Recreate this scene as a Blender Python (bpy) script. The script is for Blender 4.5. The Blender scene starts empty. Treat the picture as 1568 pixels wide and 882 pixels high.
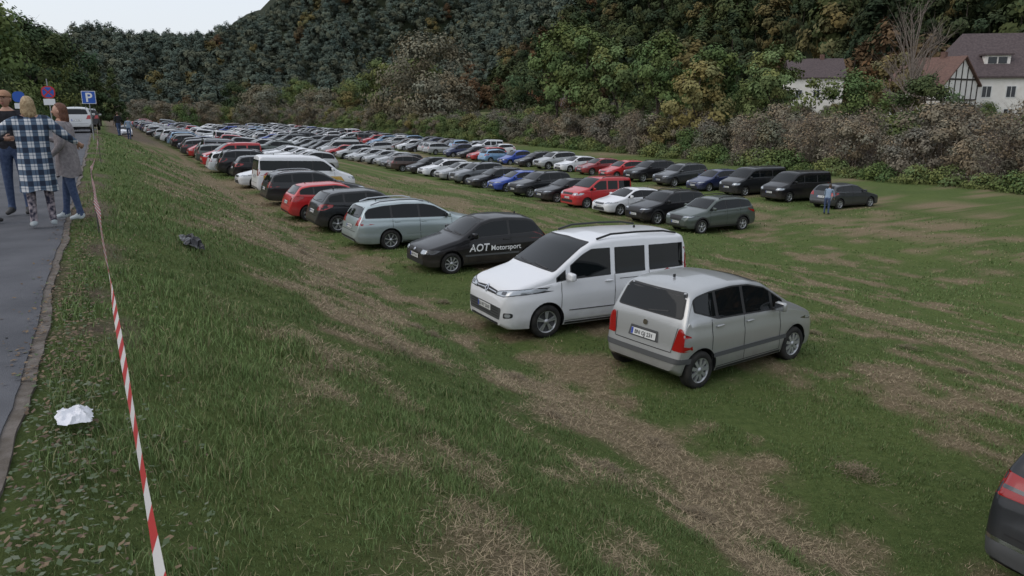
import bpy, bmesh, math, random, time
import numpy as np
from mathutils import Vector, Matrix
from mathutils.bvhtree import BVHTree
from mathutils.geometry import delaunay_2d_cdt
scene=bpy.context.scene
A=math.radians(28.2)
DX,DY=-math.sin(A),math.cos(A)
QX,QY=math.cos(A),math.sin(A)
def WX(P,Q): return P*DX+Q*QX
def WY(P,Q): return P*DY+Q*QY
def wp(P,Q,z): return (WX(P,Q),WY(P,Q),z)
rng=np.random.RandomState(7)
random.seed(5)
# ------------------------------------------------------------ noise / terrain
LAT=rng.rand(256,256)
def vnoise(x,y):
    x=np.asarray(x,float);y=np.asarray(y,float)
    xi=np.floor(x).astype(int);yi=np.floor(y).astype(int)
    fx=x-xi;fy=y-yi
    fx=fx*fx*(3-2*fx);fy=fy*fy*(3-2*fy)
    a=LAT[xi&255,yi&255];b=LAT[(xi+1)&255,yi&255];c=LAT[xi&255,(yi+1)&255];d=LAT[(xi+1)&255,(yi+1)&255]
    return (a*(1-fx)+b*fx)*(1-fy)+(c*(1-fx)+d*fx)*fy
def fbm(x,y,o=4):
    s=0;a=.5;t=0
    for i in range(o):
        s=s+a*vnoise(x*2**i+17*i,y*2**i+31*i);t+=a;a*=.5
    return s/t
def ss(a,b,x):
    t=np.clip((np.asarray(x,float)-a)/(b-a),0,1);return t*t*(3-2*t)
def hgt(P,Q):
    P=np.asarray(P,float);Q=np.asarray(Q,float)
    s=1-.75*ss(60,125,P)
    t=np.clip((Q+.25)/6.2,0,1)
    prof=1-(.55*t+.45*t*t*(3-2*t))
    z=2.6*s*prof
    z=z+ss(.2,1.5,Q)*(fbm(P*.25,Q*.35,3)-.5)*.22*(1-ss(150,300,P))
    z=z-1.6*ss(8,26,Q)
    z=z+4.0*ss(86,125,Q)
    side=np.clip(Q-152,0,None)*.66
    side=np.minimum(side,170)*(.8+.5*fbm(P*.012,Q*.012,3))
    hf=41+10*ss(50,100,Q)+75*ss(95,210,Q)-8*ss(20,-80,Q)
    far=ss(400,620,P)*hf*(.9+.2*fbm(P*.01+5,Q*.012,3))
    left=np.clip(-Q-60,0,None)*.35*ss(60,200,P)
    left=np.minimum(left,42)
    return z+np.maximum(np.maximum(side,far),left)
def hay(P,Q):
    P=np.asarray(P,float);Q=np.asarray(Q,float)
    w=(fbm(P*.12+3,Q*.1+9,2)-.5)*4
    b=0
    for c,s,k in ((4.7,1.7,1.05),(12.9,2.3,.95),(16.5,1.2,.5),(21,1.2,.35),(32,1.6,.9),(2.6,.8,.4),(44,1.0,.4),(8.5,1.4,.45)):
        b=b+k*np.exp(-((Q+w*.5-c)/s)**2)
    n=fbm(P*.4+1,Q*.75+4,3);n2=fbm(P*1.7,Q*2.4,4)
    m=b*.46+(n-.5)*1.7+(n2-.5)*1.7
    return ss(.06,.54,m)*ss(.5,1.6,Q)
def gz(P,Q): return float(hgt(P,Q))
# ------------------------------------------------------------ materials
def new_mat(name):
    m=bpy.data.materials.new(name);m.use_nodes=True
    nt=m.node_tree;b=nt.nodes['Principled BSDF'];return m,nt,b
def simple(name,col,rough=.6,metal=0,coat=0,spec=.5):
    m,nt,b=new_mat(name)
    b.inputs['Base Color'].default_value=(*col,1);b.inputs['Roughness'].default_value=rough
    b.inputs['Metallic'].default_value=metal;b.inputs['Coat Weight'].default_value=coat
    b.inputs['Coat Roughness'].default_value=.05
    b.inputs['Specular IOR Level'].default_value=spec
    return m
def noisy(name,c1,c2,scale,rough=.8,bump=0,detail=4,spec=.3,coord='Object',bscale=None):
    m,nt,b=new_mat(name)
    tc=nt.nodes.new('ShaderNodeTexCoord');n=nt.nodes.new('ShaderNodeTexNoise')
    n.inputs['Scale'].default_value=scale;n.inputs['Detail'].default_value=detail
    nt.links.new(tc.outputs[coord],n.inputs['Vector'])
    r=nt.nodes.new('ShaderNodeValToRGB');r.color_ramp.elements[0].position=.35;r.color_ramp.elements[1].position=.65
    r.color_ramp.elements[0].color=(*c1,1);r.color_ramp.elements[1].color=(*c2,1)
    nt.links.new(n.outputs['Fac'],r.inputs['Fac']);nt.links.new(r.outputs['Color'],b.inputs['Base Color'])
    b.inputs['Roughness'].default_value=rough;b.inputs['Specular IOR Level'].default_value=spec
    if bump:
        n2=nt.nodes.new('ShaderNodeTexNoise');n2.inputs['Scale'].default_value=bscale or scale*3;n2.inputs['Detail'].default_value=5
        nt.links.new(tc.outputs[coord],n2.inputs['Vector'])
        bp=nt.nodes.new('ShaderNodeBump');bp.inputs['Strength'].default_value=bump;bp.inputs['Distance'].default_value=.02
        nt.links.new(n2.outputs['Fac'],bp.inputs['Height']);nt.links.new(bp.outputs['Normal'],b.inputs['Normal'])
    return m
def link(o):
    scene.collection.objects.link(o);return o
def mesh_obj(name,verts,faces,mats,mi=None,smooth=False):
    me=bpy.data.meshes.new(name);me.from_pydata([tuple(v) for v in verts],[],faces)
    for m in mats: me.materials.append(m)
    if mi is not None: me.polygons.foreach_set('material_index',np.array(mi,dtype=np.int32))
    if smooth: me.polygons.foreach_set('use_smooth',np.ones(len(faces),dtype=bool))
    me.update()
    return link(bpy.data.objects.new(name,me))
# ------------------------------------------------------------ camera / world
cam=bpy.data.cameras.new('camera');cam.sensor_width=36;cam.lens=26.4;cam.clip_end=5000;cam.clip_start=.05
co=bpy.data.objects.new('camera',cam);link(co);co.location=(0,0,4.2);co.rotation_euler=(math.radians(90-13.5),0,0)
scene.camera=co
wd=bpy.data.worlds.new('World');scene.world=wd;wd.use_nodes=True
nt=wd.node_tree;bg=nt.nodes['Background']
sky=nt.nodes.new('ShaderNodeTexSky');sky.sky_type='NISHITA';sky.sun_disc=False
SE,SR=math.radians(42),math.radians(-110)
sky.sun_elevation=SE;sky.sun_rotation=SR;sky.dust_density=3;sky.air_density=1.0;sky.ozone_density=1.5
cm=nt.nodes.new('ShaderNodeMix');cm.data_type='RGBA';cm.inputs[0].default_value=.66;cm.inputs[7].default_value=(7.2,7.5,8.0,1)  # overcast cloud layer
nt.links.new(sky.outputs[0],cm.inputs[6]);nt.links.new(cm.outputs[2],bg.inputs['Color']);bg.inputs['Strength'].default_value=.14
sl=bpy.data.lights.new('sun','SUN');sl.energy=.5;sl.angle=math.radians(50);sl.color=(1,.96,.9)
so=bpy.data.objects.new('sun',sl);link(so)
sd=Vector((math.sin(SR)*math.cos(SE),math.cos(SR)*math.cos(SE),math.sin(SE)))
so.rotation_euler=sd.to_track_quat('Z','Y').to_euler()
scene.view_settings.view_transform='Standard';scene.view_settings.look='None';scene.view_settings.exposure=0
# ------------------------------------------------------------ ground
def axis(lo,a,b,hi,st,g=1.12):
    c=list(np.arange(a,b,st));s=st;x=b;up=[]
    while x<hi: up.append(x);s=min(s*g,14);x+=s
    up.append(hi);s=st;x=a;dn=[]
    while x>lo: s=min(s*g,14);x-=s;dn.append(max(x,lo))
    return np.array(dn[::-1]+c+up)
Pa=axis(-60,-1,26,1100,.2);Qa=axis(-420,-1,22,800,.2)
PP,QQ=np.meshgrid(Pa,Qa,indexing='ij')
ZZ=hgt(PP,QQ)
HY=hay(PP,QQ)
nP,nQ=PP.shape
V=np.stack([WX(PP,QQ),WY(PP,QQ),ZZ],-1).reshape(-1,3)
idx=np.arange(nP*nQ).reshape(nP,nQ)
F=np.stack([idx[:-1,:-1],idx[:-1,1:],idx[1:,1:],idx[1:,:-1]],-1).reshape(-1,4)
me=bpy.data.meshes.new('meadow_ground')
me.vertices.add(len(V));me.vertices.foreach_set('co',V.ravel())
me.loops.add(F.size);me.loops.foreach_set('vertex_index',F.ravel().astype(np.int32))
me.polygons.add(len(F));me.polygons.foreach_set('loop_start',np.arange(0,F.size,4,dtype=np.int32))
me.polygons.foreach_set('use_smooth',np.ones(len(F),dtype=bool))
me.update(calc_edges=True);me.validate()
def fattr(me,name,arr):
    a=me.attributes.new(name,'FLOAT','POINT');a.data.foreach_set('value',np.asarray(arr,dtype=np.float32).ravel())
fattr(me,'hay',HY)
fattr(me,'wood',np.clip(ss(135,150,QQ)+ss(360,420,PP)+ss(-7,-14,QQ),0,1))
dirt=ss(.5,.62,fbm(PP*.8,QQ*1.4,3))*ss(.15,-.1,QQ)+ss(80,105,PP)*ss(8,5,QQ)*ss(0,2,QQ)
fattr(me,'dirt',np.clip(dirt,0,1))
gm,nt,b=new_mat('meadow')
N=nt.nodes.new;L=nt.links.new
tc=N('ShaderNodeTexCoord')
def noise(sc,det=5,rough=.6):
    n=N('ShaderNodeTexNoise');n.inputs['Scale'].default_value=sc;n.inputs['Detail'].default_value=det;n.inputs['Roughness'].default_value=rough
    L(tc.outputs['Object'],n.inputs['Vector']);return n
def ramp(src,a,ca,b_,cb):
    r=N('ShaderNodeValToRGB');e=r.color_ramp.elements;e[0].position=a;e[1].position=b_;e[0].color=(*ca,1);e[1].color=(*cb,1);L(src,r.inputs['Fac']);return r
def mix(f,a,c):
    m=N('ShaderNodeMix');m.data_type='RGBA'
    L(f,m.inputs[0]) if not isinstance(f,float) else setattr(m.inputs[0],'default_value',f)
    for s,k in ((a,6),(c,7)):
        if isinstance(s,tuple): m.inputs[k].default_value=(*s,1)
        else: L(s,m.inputs[k])
    return m.outputs[2]
def attr(n):
    a=N('ShaderNodeAttribute');a.attribute_name=n;return a.outputs['Fac']
g1=ramp(noise(.25,4).outputs['Fac'],.35,(.075,.112,.032),.65,(.118,.158,.046))
g2=ramp(noise(9,6,.75).outputs['Fac'],.35,(.05,.075,.022),.7,(.15,.185,.065))
gr=mix(.55,g1.outputs[0],g2.outputs[0])
hy=ramp(noise(14,6,.8).outputs['Fac'],.3,(.12,.092,.055),.7,(.31,.245,.155))
c=mix(attr('hay'),gr,hy.outputs[0])
dr=ramp(noise(20,5,.7).outputs['Fac'],.3,(.08,.06,.043),.7,(.2,.16,.12))
c=mix(attr('dirt'),c,dr.outputs[0])
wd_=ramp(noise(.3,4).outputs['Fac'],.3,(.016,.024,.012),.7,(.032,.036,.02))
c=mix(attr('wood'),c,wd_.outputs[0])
L(c,b.inputs['Base Color']);b.inputs['Roughness'].default_value=.95;b.inputs['Specular IOR Level'].default_value=.1
bp=N('ShaderNodeBump');bp.inputs['Strength'].default_value=.9;bp.inputs['Distance'].default_value=.05
L(noise(25,6,.8).outputs['Fac'],bp.inputs['Height']);L(bp.outputs[0],b.inputs['Normal'])
me.materials.append(gm)
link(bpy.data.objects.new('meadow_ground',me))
# ------------------------------------------------------------ path + kerb
def strip(name,q0,q1,p0,p1,dz,mat,step=.5,thick=0,wa=1):
    ps=np.arange(p0,p1+step,step);v=[];f=[]
    for i,p in enumerate(ps):
        z=2.6*(1-.75*float(ss(60,125,p)))
        wob=wa*(.02*math.sin(p*1.3)+.015*math.sin(p*3.1)+.06*(float(fbm(p*3,.5,3))-.5))
        for q,zz in ((q0,z+dz),(q1+wob,z+dz),(q1+wob,z+dz-thick)):
            v.append((WX(p,q),WY(p,q),zz))
        if i: 
            a=3*(i-1);f.append((a,a+1,a+4,a+3))
            if thick: f.append((a+1,a+2,a+5,a+4))
    return mesh_obj(name,v,f,[mat])
asph=noisy('asphalt',(.070,.073,.083),(.105,.108,.12),1.6,rough=.85,bump=.35,bscale=140,detail=10)
kerbm=noisy('kerb_stone',(.10,.085,.07),(.17,.15,.135),9,rough=.95,bump=.4,bscale=60)
strip('asphalt_path',-4.3,-.59,-12,150,.03,asph,.1,.06,.6)
strip('path_kerb',-.64,-.52,-12,90,.02,kerbm,.1,.12)
# ------------------------------------------------------------ grass
def make_grass():
    rings=[(1.2,6,2900,.0042,.9),(6,12,1300,.0068,.95),(12,20,420,.012,1.0),(20,34,110,.022,1.1),(34,60,20,.045,1.2)]
    X=[];Y=[];Wd=[];Sc=[]
    for r0,r1,den,w,s in rings:
        a0,a1=math.radians(-46),math.radians(46)
        n=int(den*(a1-a0)/2*(r1*r1-r0*r0))
        r=np.sqrt(rng.uniform(r0*r0,r1*r1,n));a=rng.uniform(a0,a1,n)
        X.append(r*np.sin(a));Y.append(r*np.cos(a));Wd.append(np.full(n,w));Sc.append(np.full(n,s))
    n0=sum(len(a) for a in X)
    rr=random.Random(4);HP=[]
    for P_,Q_,r_ in [(5.2,7.4,.26),(3.6,8.3,.3),(4.6,4.4,.2),(6.7,5.6,.2),(9.0,4.9,.2),(3.0,6.0,.25)]+[(rr.uniform(2,24),rr.choice([4.6,4.9,12.5,13.5])+rr.gauss(0,.8),rr.uniform(.12,.28)) for _ in range(26)]:
        m=int(2600*r_);px=rng.normal(0,r_*.55,m);py=rng.normal(0,r_*.4,m);HP.append((P_+px,Q_+py,np.exp(-(px**2+py**2)/(r_*r_*.35))*r_*.45))
    hP=np.concatenate([a[0] for a in HP]);hQ=np.concatenate([a[1] for a in HP]);hz_=np.concatenate([a[2] for a in HP])
    X.append(WX(hP,hQ));Y.append(WY(hP,hQ));Wd.append(np.full(len(hP),.007));Sc.append(np.full(len(hP),1.0))
    X=np.concatenate(X);Y=np.concatenate(Y);Wd=np.concatenate(Wd);Sc=np.concatenate(Sc)
    heap=np.zeros(len(X));heap[n0:]=hz_*rng.rand(len(hz_))
    ish=np.zeros(len(X),bool);ish[n0:]=True
    P=X*DX+Y*DY;Q=X*QX+Y*QY
    edge=-.49+.1*fbm(P*2,Q*0+3,2)+rng.rand(len(P))**3*.06
    dirtm=ss(.42,.6,fbm(P*.8,Q*1.4,3))*ss(.15,-.1,Q)
    keep=(Q>edge)&(Q<40)&(rng.rand(len(P))>dirtm*.8)
    P,Q,X,Y,Wd,Sc,heap,ish=[a[keep] for a in (P,Q,X,Y,Wd,Sc,heap,ish)]
    n=len(P);h=hay(P,Q);z=hgt(P,Q)
    isH=(rng.rand(n)<h*.86)|ish
    tuft=fbm(P*2.9,Q*2.9,3);lush=fbm(P*.5+8,Q*.5,3)
    ln=(.025+.065*ss(.38,.75,tuft)+.03*ss(.4,.65,lush))*rng.uniform(.6,1.3,n)*np.where(Q<4,1.0,.75)*Sc
    ln=np.where(isH,rng.uniform(.04,.12,n)*Sc,ln)
    tilt=np.where(isH,rng.uniform(1.0,1.6,n),rng.uniform(.15,1.35,n))
    ang=rng.uniform(0,2*np.pi,n)+(fbm(P*1.3,Q*1.3,2)-.5)*3
    dx,dy=np.cos(ang),np.sin(ang)
    px,py=-dy,dx
    w=Wd*rng.uniform(.6,1.3,n)*np.where(isH,.8,1)
    hx=np.sin(tilt*.5);hz=np.cos(tilt*.5)
    pile=ss(.5,.75,fbm(P*1.9,Q*2.6,3))*h*.08
    base=np.stack([X,Y,z+np.where(isH,rng.uniform(0,.03,n)+pile*rng.rand(n)+heap,-.005)],-1)
    side=np.stack([px*w,py*w,np.zeros(n)],-1)*.5
    mid=base+np.stack([dx*hx,dy*hx,hz*np.where(isH,.25,1)],-1)*(ln*.55)[:,None]
    tip=mid+np.stack([dx*np.sin(tilt),dy*np.sin(tilt),np.cos(tilt)],-1)*(ln*.5)[:,None]
    V=np.stack([base-side,base+side,mid+side*.8,mid-side*.8,tip],1).reshape(-1,3)
    o=np.arange(n)*5
    quads=np.stack([o,o+1,o+2,o+3],-1);tris=np.stack([o+3,o+2,o+4],-1)
    loops=np.concatenate([quads,tris],1).ravel().astype(np.int32)
    ls=np.empty(2*n,dtype=np.int32);ls[0::2]=np.arange(n)*7;ls[1::2]=np.arange(n)*7+4
    me=bpy.data.meshes.new('meadow_grass')
    me.vertices.add(5*n);me.vertices.foreach_set('co',V.ravel())
    me.loops.add(7*n);me.loops.foreach_set('vertex_index',loops)
    me.polygons.add(2*n);me.polygons.foreach_set('loop_start',ls)
    me.update(calc_edges=True)
    t=rng.rand(n)[:,None];t2=(.75*lush+.25*rng.rand(n))[:,None]
    gA=np.array([.075,.125,.036]);gB=np.array([.155,.215,.08]);gY=np.array([.24,.225,.115])
    gcol=gA*(1-t)+gB*t
    gcol=gcol*(.65+.75*t2)
    yel=(rng.rand(n)<.12+.4*h+.12*ss(.5,.7,fbm(P*.7,Q*.7+5,2)))[:,None];gcol=np.where(yel,gY*(.6+.6*t),gcol)
    hA=np.array([.14,.105,.065]);hB=np.array([.42,.335,.215])
    hc=(hA*(1-t)+hB*t)*np.where(ish,.7,1)[:,None]
    col=np.where(isH[:,None],hc,gcol)
    C=np.ones((n,5,4));C[:,:,:3]=col[:,None,:]
    a=me.color_attributes.new('Col','FLOAT_COLOR','POINT');a.data.foreach_set('color',C.astype(np.float32).ravel())
    m,nt,b=new_mat('grass_blade')
    at=nt.nodes.new('ShaderNodeAttribute');at.attribute_name='Col'
    nt.links.new(at.outputs['Color'],b.inputs['Base Color']);b.inputs['Roughness'].default_value=.65;b.inputs['Specular IOR Level'].default_value=.2
    me.materials.append(m)
    link(bpy.data.objects.new('meadow_grass',me))
make_grass()
# ------------------------------------------------------------ cars
PAINTS={}
def paint(name,col,metal=.0,rough=.35,spec=.5,coat=.6):
    m=simple('car_paint_'+name,col,rough,metal,coat,spec);nt=m.node_tree;b=nt.nodes['Principled BSDF']
    N=nt.nodes.new;L=nt.links.new
    tc=N('ShaderNodeTexCoord');sp=N('ShaderNodeSeparateXYZ');L(tc.outputs['Object'],sp.inputs[0])
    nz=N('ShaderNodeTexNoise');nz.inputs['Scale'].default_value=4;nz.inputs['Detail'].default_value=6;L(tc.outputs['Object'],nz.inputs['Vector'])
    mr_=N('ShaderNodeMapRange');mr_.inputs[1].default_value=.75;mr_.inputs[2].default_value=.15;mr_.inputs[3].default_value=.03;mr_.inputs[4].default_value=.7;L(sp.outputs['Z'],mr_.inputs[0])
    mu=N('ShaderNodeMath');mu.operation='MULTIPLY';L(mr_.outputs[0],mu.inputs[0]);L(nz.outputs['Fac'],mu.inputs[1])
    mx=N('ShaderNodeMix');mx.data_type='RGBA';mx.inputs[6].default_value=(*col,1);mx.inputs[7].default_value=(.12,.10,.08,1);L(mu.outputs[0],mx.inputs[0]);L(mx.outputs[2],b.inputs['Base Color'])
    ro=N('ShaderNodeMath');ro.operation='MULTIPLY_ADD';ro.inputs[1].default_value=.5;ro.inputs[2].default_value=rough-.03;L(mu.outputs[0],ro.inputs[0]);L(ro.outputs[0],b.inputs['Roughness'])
    PAINTS[name]=m
paint('silver',(.43,.44,.44),.5,.34);paint('white',(.74,.75,.77));paint('black',(.008,.008,.010),0,.3,.2,.4)
paint('wagon',(.42,.49,.50),.5,.34)
paint('darkgrey',(.045,.05,.055),.4);paint('green_grey',(.08,.10,.09),.4);paint('red',(.5,.012,.016));paint('blue',(.015,.06,.36),.2)
paint('lightblue',(.22,.38,.56),.4);paint('anthracite',(.018,.020,.023),.2,.3,.3,.45);paint('darkgreen',(.01,.06,.06),.2)
paint('brown',(.06,.035,.025),.3);paint('grey',(.17,.18,.19),.5);paint('darkred',(.26,.012,.016),.2);paint('navy',(.01,.02,.08),.2)
M_black=simple('black_plastic',(.02,.02,.021),.55);M_glass=simple('window_glass',(.006,.008,.009),.03,0,0,.3)
M_head=simple('headlight_lens',(.42,.45,.48),.08,.4,1);M_tail=simple('taillight_lens',(.30,.008,.008),.15,0,.6)
M_rim=simple('alloy_rim',(.45,.46,.47),.35,.6);M_tyre=noisy('tyre_rubber',(.018,.018,.018),(.035,.033,.03),9,.85)
M_plate=simple('plate_white',(.66,.67,.66),.4);M_txt=simple('print_black',(.015,.015,.02),.5)
M_grey=simple('grey_plastic',(.07,.073,.075),.6);M_chrome=simple('chrome',(.55,.55,.57),.15,1)
M_blue=simple('plate_blue',(.02,.06,.4),.5);M_wtxt=simple('print_white',(.8,.8,.8),.5);M_amber=simple('amber_lens',(.5,.3,.03),.3,0,.5)
M_seam=simple('panel_gap',(.008,.008,.008),.8)
M_in=simple('lamp_inner',(.05,.05,.055),.2,.5,1)
MATS=[None,M_black,M_glass,M_head,M_tail,M_rim,M_tyre,M_plate,M_txt,M_grey,M_chrome,M_blue,M_wtxt,M_amber,M_seam,M_in]
PNT,BLK,GLS,HD,TL,RIM,TYR,PLT,TXT,GRY,CHR,BLU,WTX,AMB,SEAM,INN=range(16)
def roundpoly(poly,r,k=3):
    out=[];n=len(poly)
    for i in range(n):
        p=Vector(poly[i]);a=Vector(poly[i-1])-p;b=Vector(poly[(i+1)%n])-p
        if a.length<1e-5 or b.length<1e-5: out.append(tuple(p));continue
        d=min(r,a.length*.45,b.length*.45)
        p0=p+a.normalized()*d;p1=p+b.normalized()*d
        for j in range(k+1):
            t=j/k;out.append(tuple(p0*(1-t)**2+p*2*t*(1-t)+p1*t*t))
    return out
def inside(poly,x,y):
    c=False;n=len(poly);j=n-1
    for i in range(n):
        xi,yi=poly[i];xj,yj=poly[j]
        if (yi>y)!=(yj>y) and x<(xj-xi)*(y-yi)/(yj-yi)+xi: c=not c
        j=i
    return c
class Car:
    def __init__(s,S):
        s.S=S;s.bm=bmesh.new();s.build()
    def curve(s,pts,sig=.02):
        L=s.S['L'];x=np.linspace(-.2,L+.2,int((L+.4)/.01)+1)
        y=np.interp(x,[p[0] for p in pts],[p[1] for p in pts])
        if sig>0:
            k=np.arange(-12,13)*.01;g=np.exp(-(k/sig)**2/2);g/=g.sum()
            y=np.convolve(np.pad(y,12,mode='edge'),g,mode='valid')
        return lambda q:float(np.interp(q,x,y))
    def build(s):
        S=s.S;L=S['L'];W=S['W'];R=S['R'];xf,xr=S['wh']
        s.top=top=s.curve(S['top'],S.get('sig',.03));bot=s.curve(S.get('bot',[(0,.27),(.12,.2),(.5,.19),(L-.5,.2),(L-.12,.24),(L,.33)]))
        s.belt=belt=s.curve(S['belt'],.05)
        fr=S.get('plan',[(0,.70),(.04,.80),(.12,.89),(.25,.95),(.5,.985),(.9,1),(L-.7,1),(L-.3,.975),(L-.12,.94),(L-.04,.89),(L,.80)])
        plan=s.curve(fr,.015)
        H=max(p[1] for p in S['top']);rr=S.get('roofr',.70)
        scx=[-.1,0,.07,.3,.38,.6,.74,.80,1.0,1.1];scy=[.9,.935,.97,1.0,.99,.995,.99,.972,.95,.94]
        xs=np.concatenate([[0,.01,.025,.05,.08,.12,.17,.23],np.linspace(.3,L-.32,int((L-.6)/.055)),[L-.27,L-.22,L-.17,L-.12,L-.08,L-.05,L-.025,L-.01,L]])
        rings=[]
        for x in xs:
            w=W*plan(x);zb=bot(x);zt=top(x);zs=belt(x)
            r=min(S.get('r',.085),(zt-zb)*.25);cr=S.get('crown',.045)
            cr=min(cr,(zt-zb)*.15);ze=zt-cr-r;z1=min(zs,ze)
            def ys(z):
                if z<=zs: return w*float(np.interp((z-zb)/max(zs-zb,.05),scx,scy))
                return w*(.95-.012-(.938-rr)*(z-zs)/(H-zs))
            h=[(0,zb),(w*.5,zb),(w*.88,zb)]
            for k in range(12):
                z=zb+.03+(z1-zb-.03)*k/11;h.append((ys(min(z,zs-1e-4)),z))
            for k in range(1,8):
                z=z1+(ze-z1)*k/7;h.append((ys(z),z))
            ye=h[-1][0];rh=r*1.25
            for k in range(1,6):
                a=k/5*math.pi/2;h.append((ye-rh*(1-math.cos(a)),ze+r*math.sin(a)))
            yt=ye-rh
            for k in range(1,6):
                y=yt*(1-k/5);h.append((y,zt-cr*(y/yt)**2))
            rings.append([(x,a,z) for a,z in h]+[(x,-a,z) for a,z in h[-2:0:-1]])
        bm=bmesh.new();vr=[[bm.verts.new(p) for p in r] for r in rings]
        n=len(rings[0])
        for i in range(len(vr)-1):
            for j in range(n):
                bm.faces.new((vr[i][j],vr[i][(j+1)%n],vr[i+1][(j+1)%n],vr[i+1][j]))
        bm.faces.new(vr[0][::-1]);bm.faces.new(vr[-1])
        bmesh.ops.remove_doubles(bm,verts=bm.verts,dist=.0008)
        bmesh.ops.recalc_face_normals(bm,faces=bm.faces)
        bmesh.ops.triangulate(bm,faces=[f for f in bm.faces if len(f.verts)>4])
        s.bvh=BVHTree.FromBMesh(bm)
        me=bpy.data.meshes.new('tmp');bm.to_mesh(me);bm.free()
        me.materials.append(M_black);me.materials.append(M_black)
        o=bpy.data.objects.new('tmp',me);link(o)
        cb=bmesh.new()
        for xw in (xf,xr):
            for sg in (1,-1):
                mt=Matrix.Translation((xw,sg*(W-.08),R+.01))@Matrix.Rotation(math.pi/2,4,'X')
                bmesh.ops.create_cone(cb,cap_ends=True,segments=40,radius1=R+S.get('arch',.05),radius2=R+S.get('arch',.05),depth=.36,matrix=mt)
        for f in cb.faces: f.material_index=1
        cme=bpy.data.meshes.new('tmpc');cb.to_mesh(cme);cb.free();cme.materials.append(M_black);cme.materials.append(M_black)
        c=bpy.data.objects.new('tmpc',cme);link(c)
        md=o.modifiers.new('b','BOOLEAN');md.object=c;md.operation='DIFFERENCE';md.solver='EXACT'
        dg=bpy.context.evaluated_depsgraph_get();ev=o.evaluated_get(dg);m2=bpy.data.meshes.new_from_object(ev)
        s.bm.from_mesh(m2)
        bpy.data.objects.remove(o);bpy.data.objects.remove(c)
        for f in s.bm.faces: f.smooth=True
        for e in s.bm.edges:
            if len(e.link_faces)==2 and e.calc_face_angle(0)>math.radians(38): e.smooth=False
        s.windows();s.faces_();s.wheels();s.misc()
        if 'extra' in S: S['extra'](s)
    def decal(s,poly,axes,mat,off=.004,rad=.0,grid=.05,mx=.5):
        u,v,d=axes;u=Vector(u);v=Vector(v);d=Vector(d).normalized()
        if rad: poly=roundpoly(poly,rad)
        pts=[]
        n=len(poly)
        for i in range(n):
            a=Vector(poly[i]);b=Vector(poly[(i+1)%n]);l=(b-a).length
            k=max(1,int(l/grid))
            for j in range(k): pts.append(a+(b-a)*j/k)
        clean=[pts[0]]
        for p in pts[1:]:
            if (p-clean[-1]).length>.0015: clean.append(p)
        if (clean[0]-clean[-1]).length<.0015: clean.pop()
        pts=clean;nb=len(pts)
        tp=[tuple(p) for p in pts]
        x0=min(p[0] for p in tp);x1=max(p[0] for p in tp);y0=min(p[1] for p in tp);y1=max(p[1] for p in tp)
        if x1-x0>grid and y1-y0>grid:
            gx=x0+grid*.5
            while gx<x1:
                gy=y0+grid*.5
                while gy<y1:
                    if inside(tp,gx,gy) and min((Vector((gx,gy))-p).length for p in pts)>grid*.35: pts.append(Vector((gx,gy)))
                    gy+=grid
                gx+=grid
        vo,_,fo,_,_,_=delaunay_2d_cdt(pts,[],[list(range(nb))],1,1e-5)
        s.project(vo,fo,u,v,d,mat,off,mx)
    def project(s,vo,fo,u,v,d,mat,off,mx=.5):
        vs=[]
        for p in vo:
            o=u*p[0]+v*p[1]-d*8
            h,nm,_,_=s.bvh.ray_cast(o,d)
            if h is None: vs.append(None);continue
            if nm.dot(d)>0: nm=-nm
            vs.append(s.bm.verts.new(h+nm*off))
        for f in fo:
            q=[vs[i] for i in f]
            if None in q or len(set(q))<3: continue
            if max((q[0].co-q[1].co).length,(q[1].co-q[2].co).length,(q[2].co-q[0].co).length)>mx: continue
            try:
                fc=s.bm.faces.new(q);fc.material_index=mat;fc.smooth=True
                fc.normal_update()
                if fc.normal.dot(d)>0: fc.normal_flip()
            except ValueError: pass
    SIDE={1:((1,0,0),(0,0,1),(0,-1,0)),-1:((1,0,0),(0,0,1),(0,1,0))}
    FR=((0,1,0),(0,0,1),(1,0,0));RE=((0,1,0),(0,0,1),(-1,0,0))
    def side(s,poly,mat,off=.004,rad=0):
        for k in (1,-1): s.decal(poly,s.SIDE[k],mat,off,rad)
    def front(s,poly,mat,off=.004,rad=0,mirror=False,grid=.05):
        s.decal(poly,s.FR,mat,off,rad,grid)
        if mirror: s.decal([(-a,b) for a,b in poly],s.FR,mat,off,rad,grid)
    def rear(s,poly,mat,off=.004,rad=0,mirror=False,grid=.05,mx=.5):
        s.decal(poly,s.RE,mat,off,rad,grid,mx)
        if mirror: s.decal([(-a,b) for a,b in poly],s.RE,mat,off,rad,grid,mx)
    def ribbon(s,pts,w,mat,off=.0035,sides=(1,-1),axes=None):
        P=[Vector(p) for p in pts];l=[];r=[]
        for i,p in enumerate(P):
            t=(P[min(i+1,len(P)-1)]-P[max(i-1,0)]).normalized();n=Vector((-t.y,t.x))*w/2
            l.append(tuple(p+n));r.append(tuple(p-n))
        poly=l+r[::-1]
        if axes: s.decal(poly,axes,mat,off);return
        for k in sides: s.decal(poly,s.SIDE[k],mat,off)
    def text(s,txt,size,axes,x,z,mat,off=.006,mirror=1,italic=0):
        cu=bpy.data.curves.new('t','FONT');cu.body=txt;cu.size=size;cu.shear=italic;cu.align_x='CENTER';cu.resolution_u=3;cu.offset=.0015*size/.1
        o=bpy.data.objects.new('t',cu);link(o)
        dg=bpy.context.evaluated_depsgraph_get();m=o.evaluated_get(dg).to_mesh()
        vo=[(x+mirror*v.co.x,z+v.co.y) for v in m.vertices];fo=[tuple(p.vertices) for p in m.polygons]
        s.project(vo,fo,Vector(axes[0]),Vector(axes[1]),Vector(axes[2]),mat,off)
        bpy.data.objects.remove(o)
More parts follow.
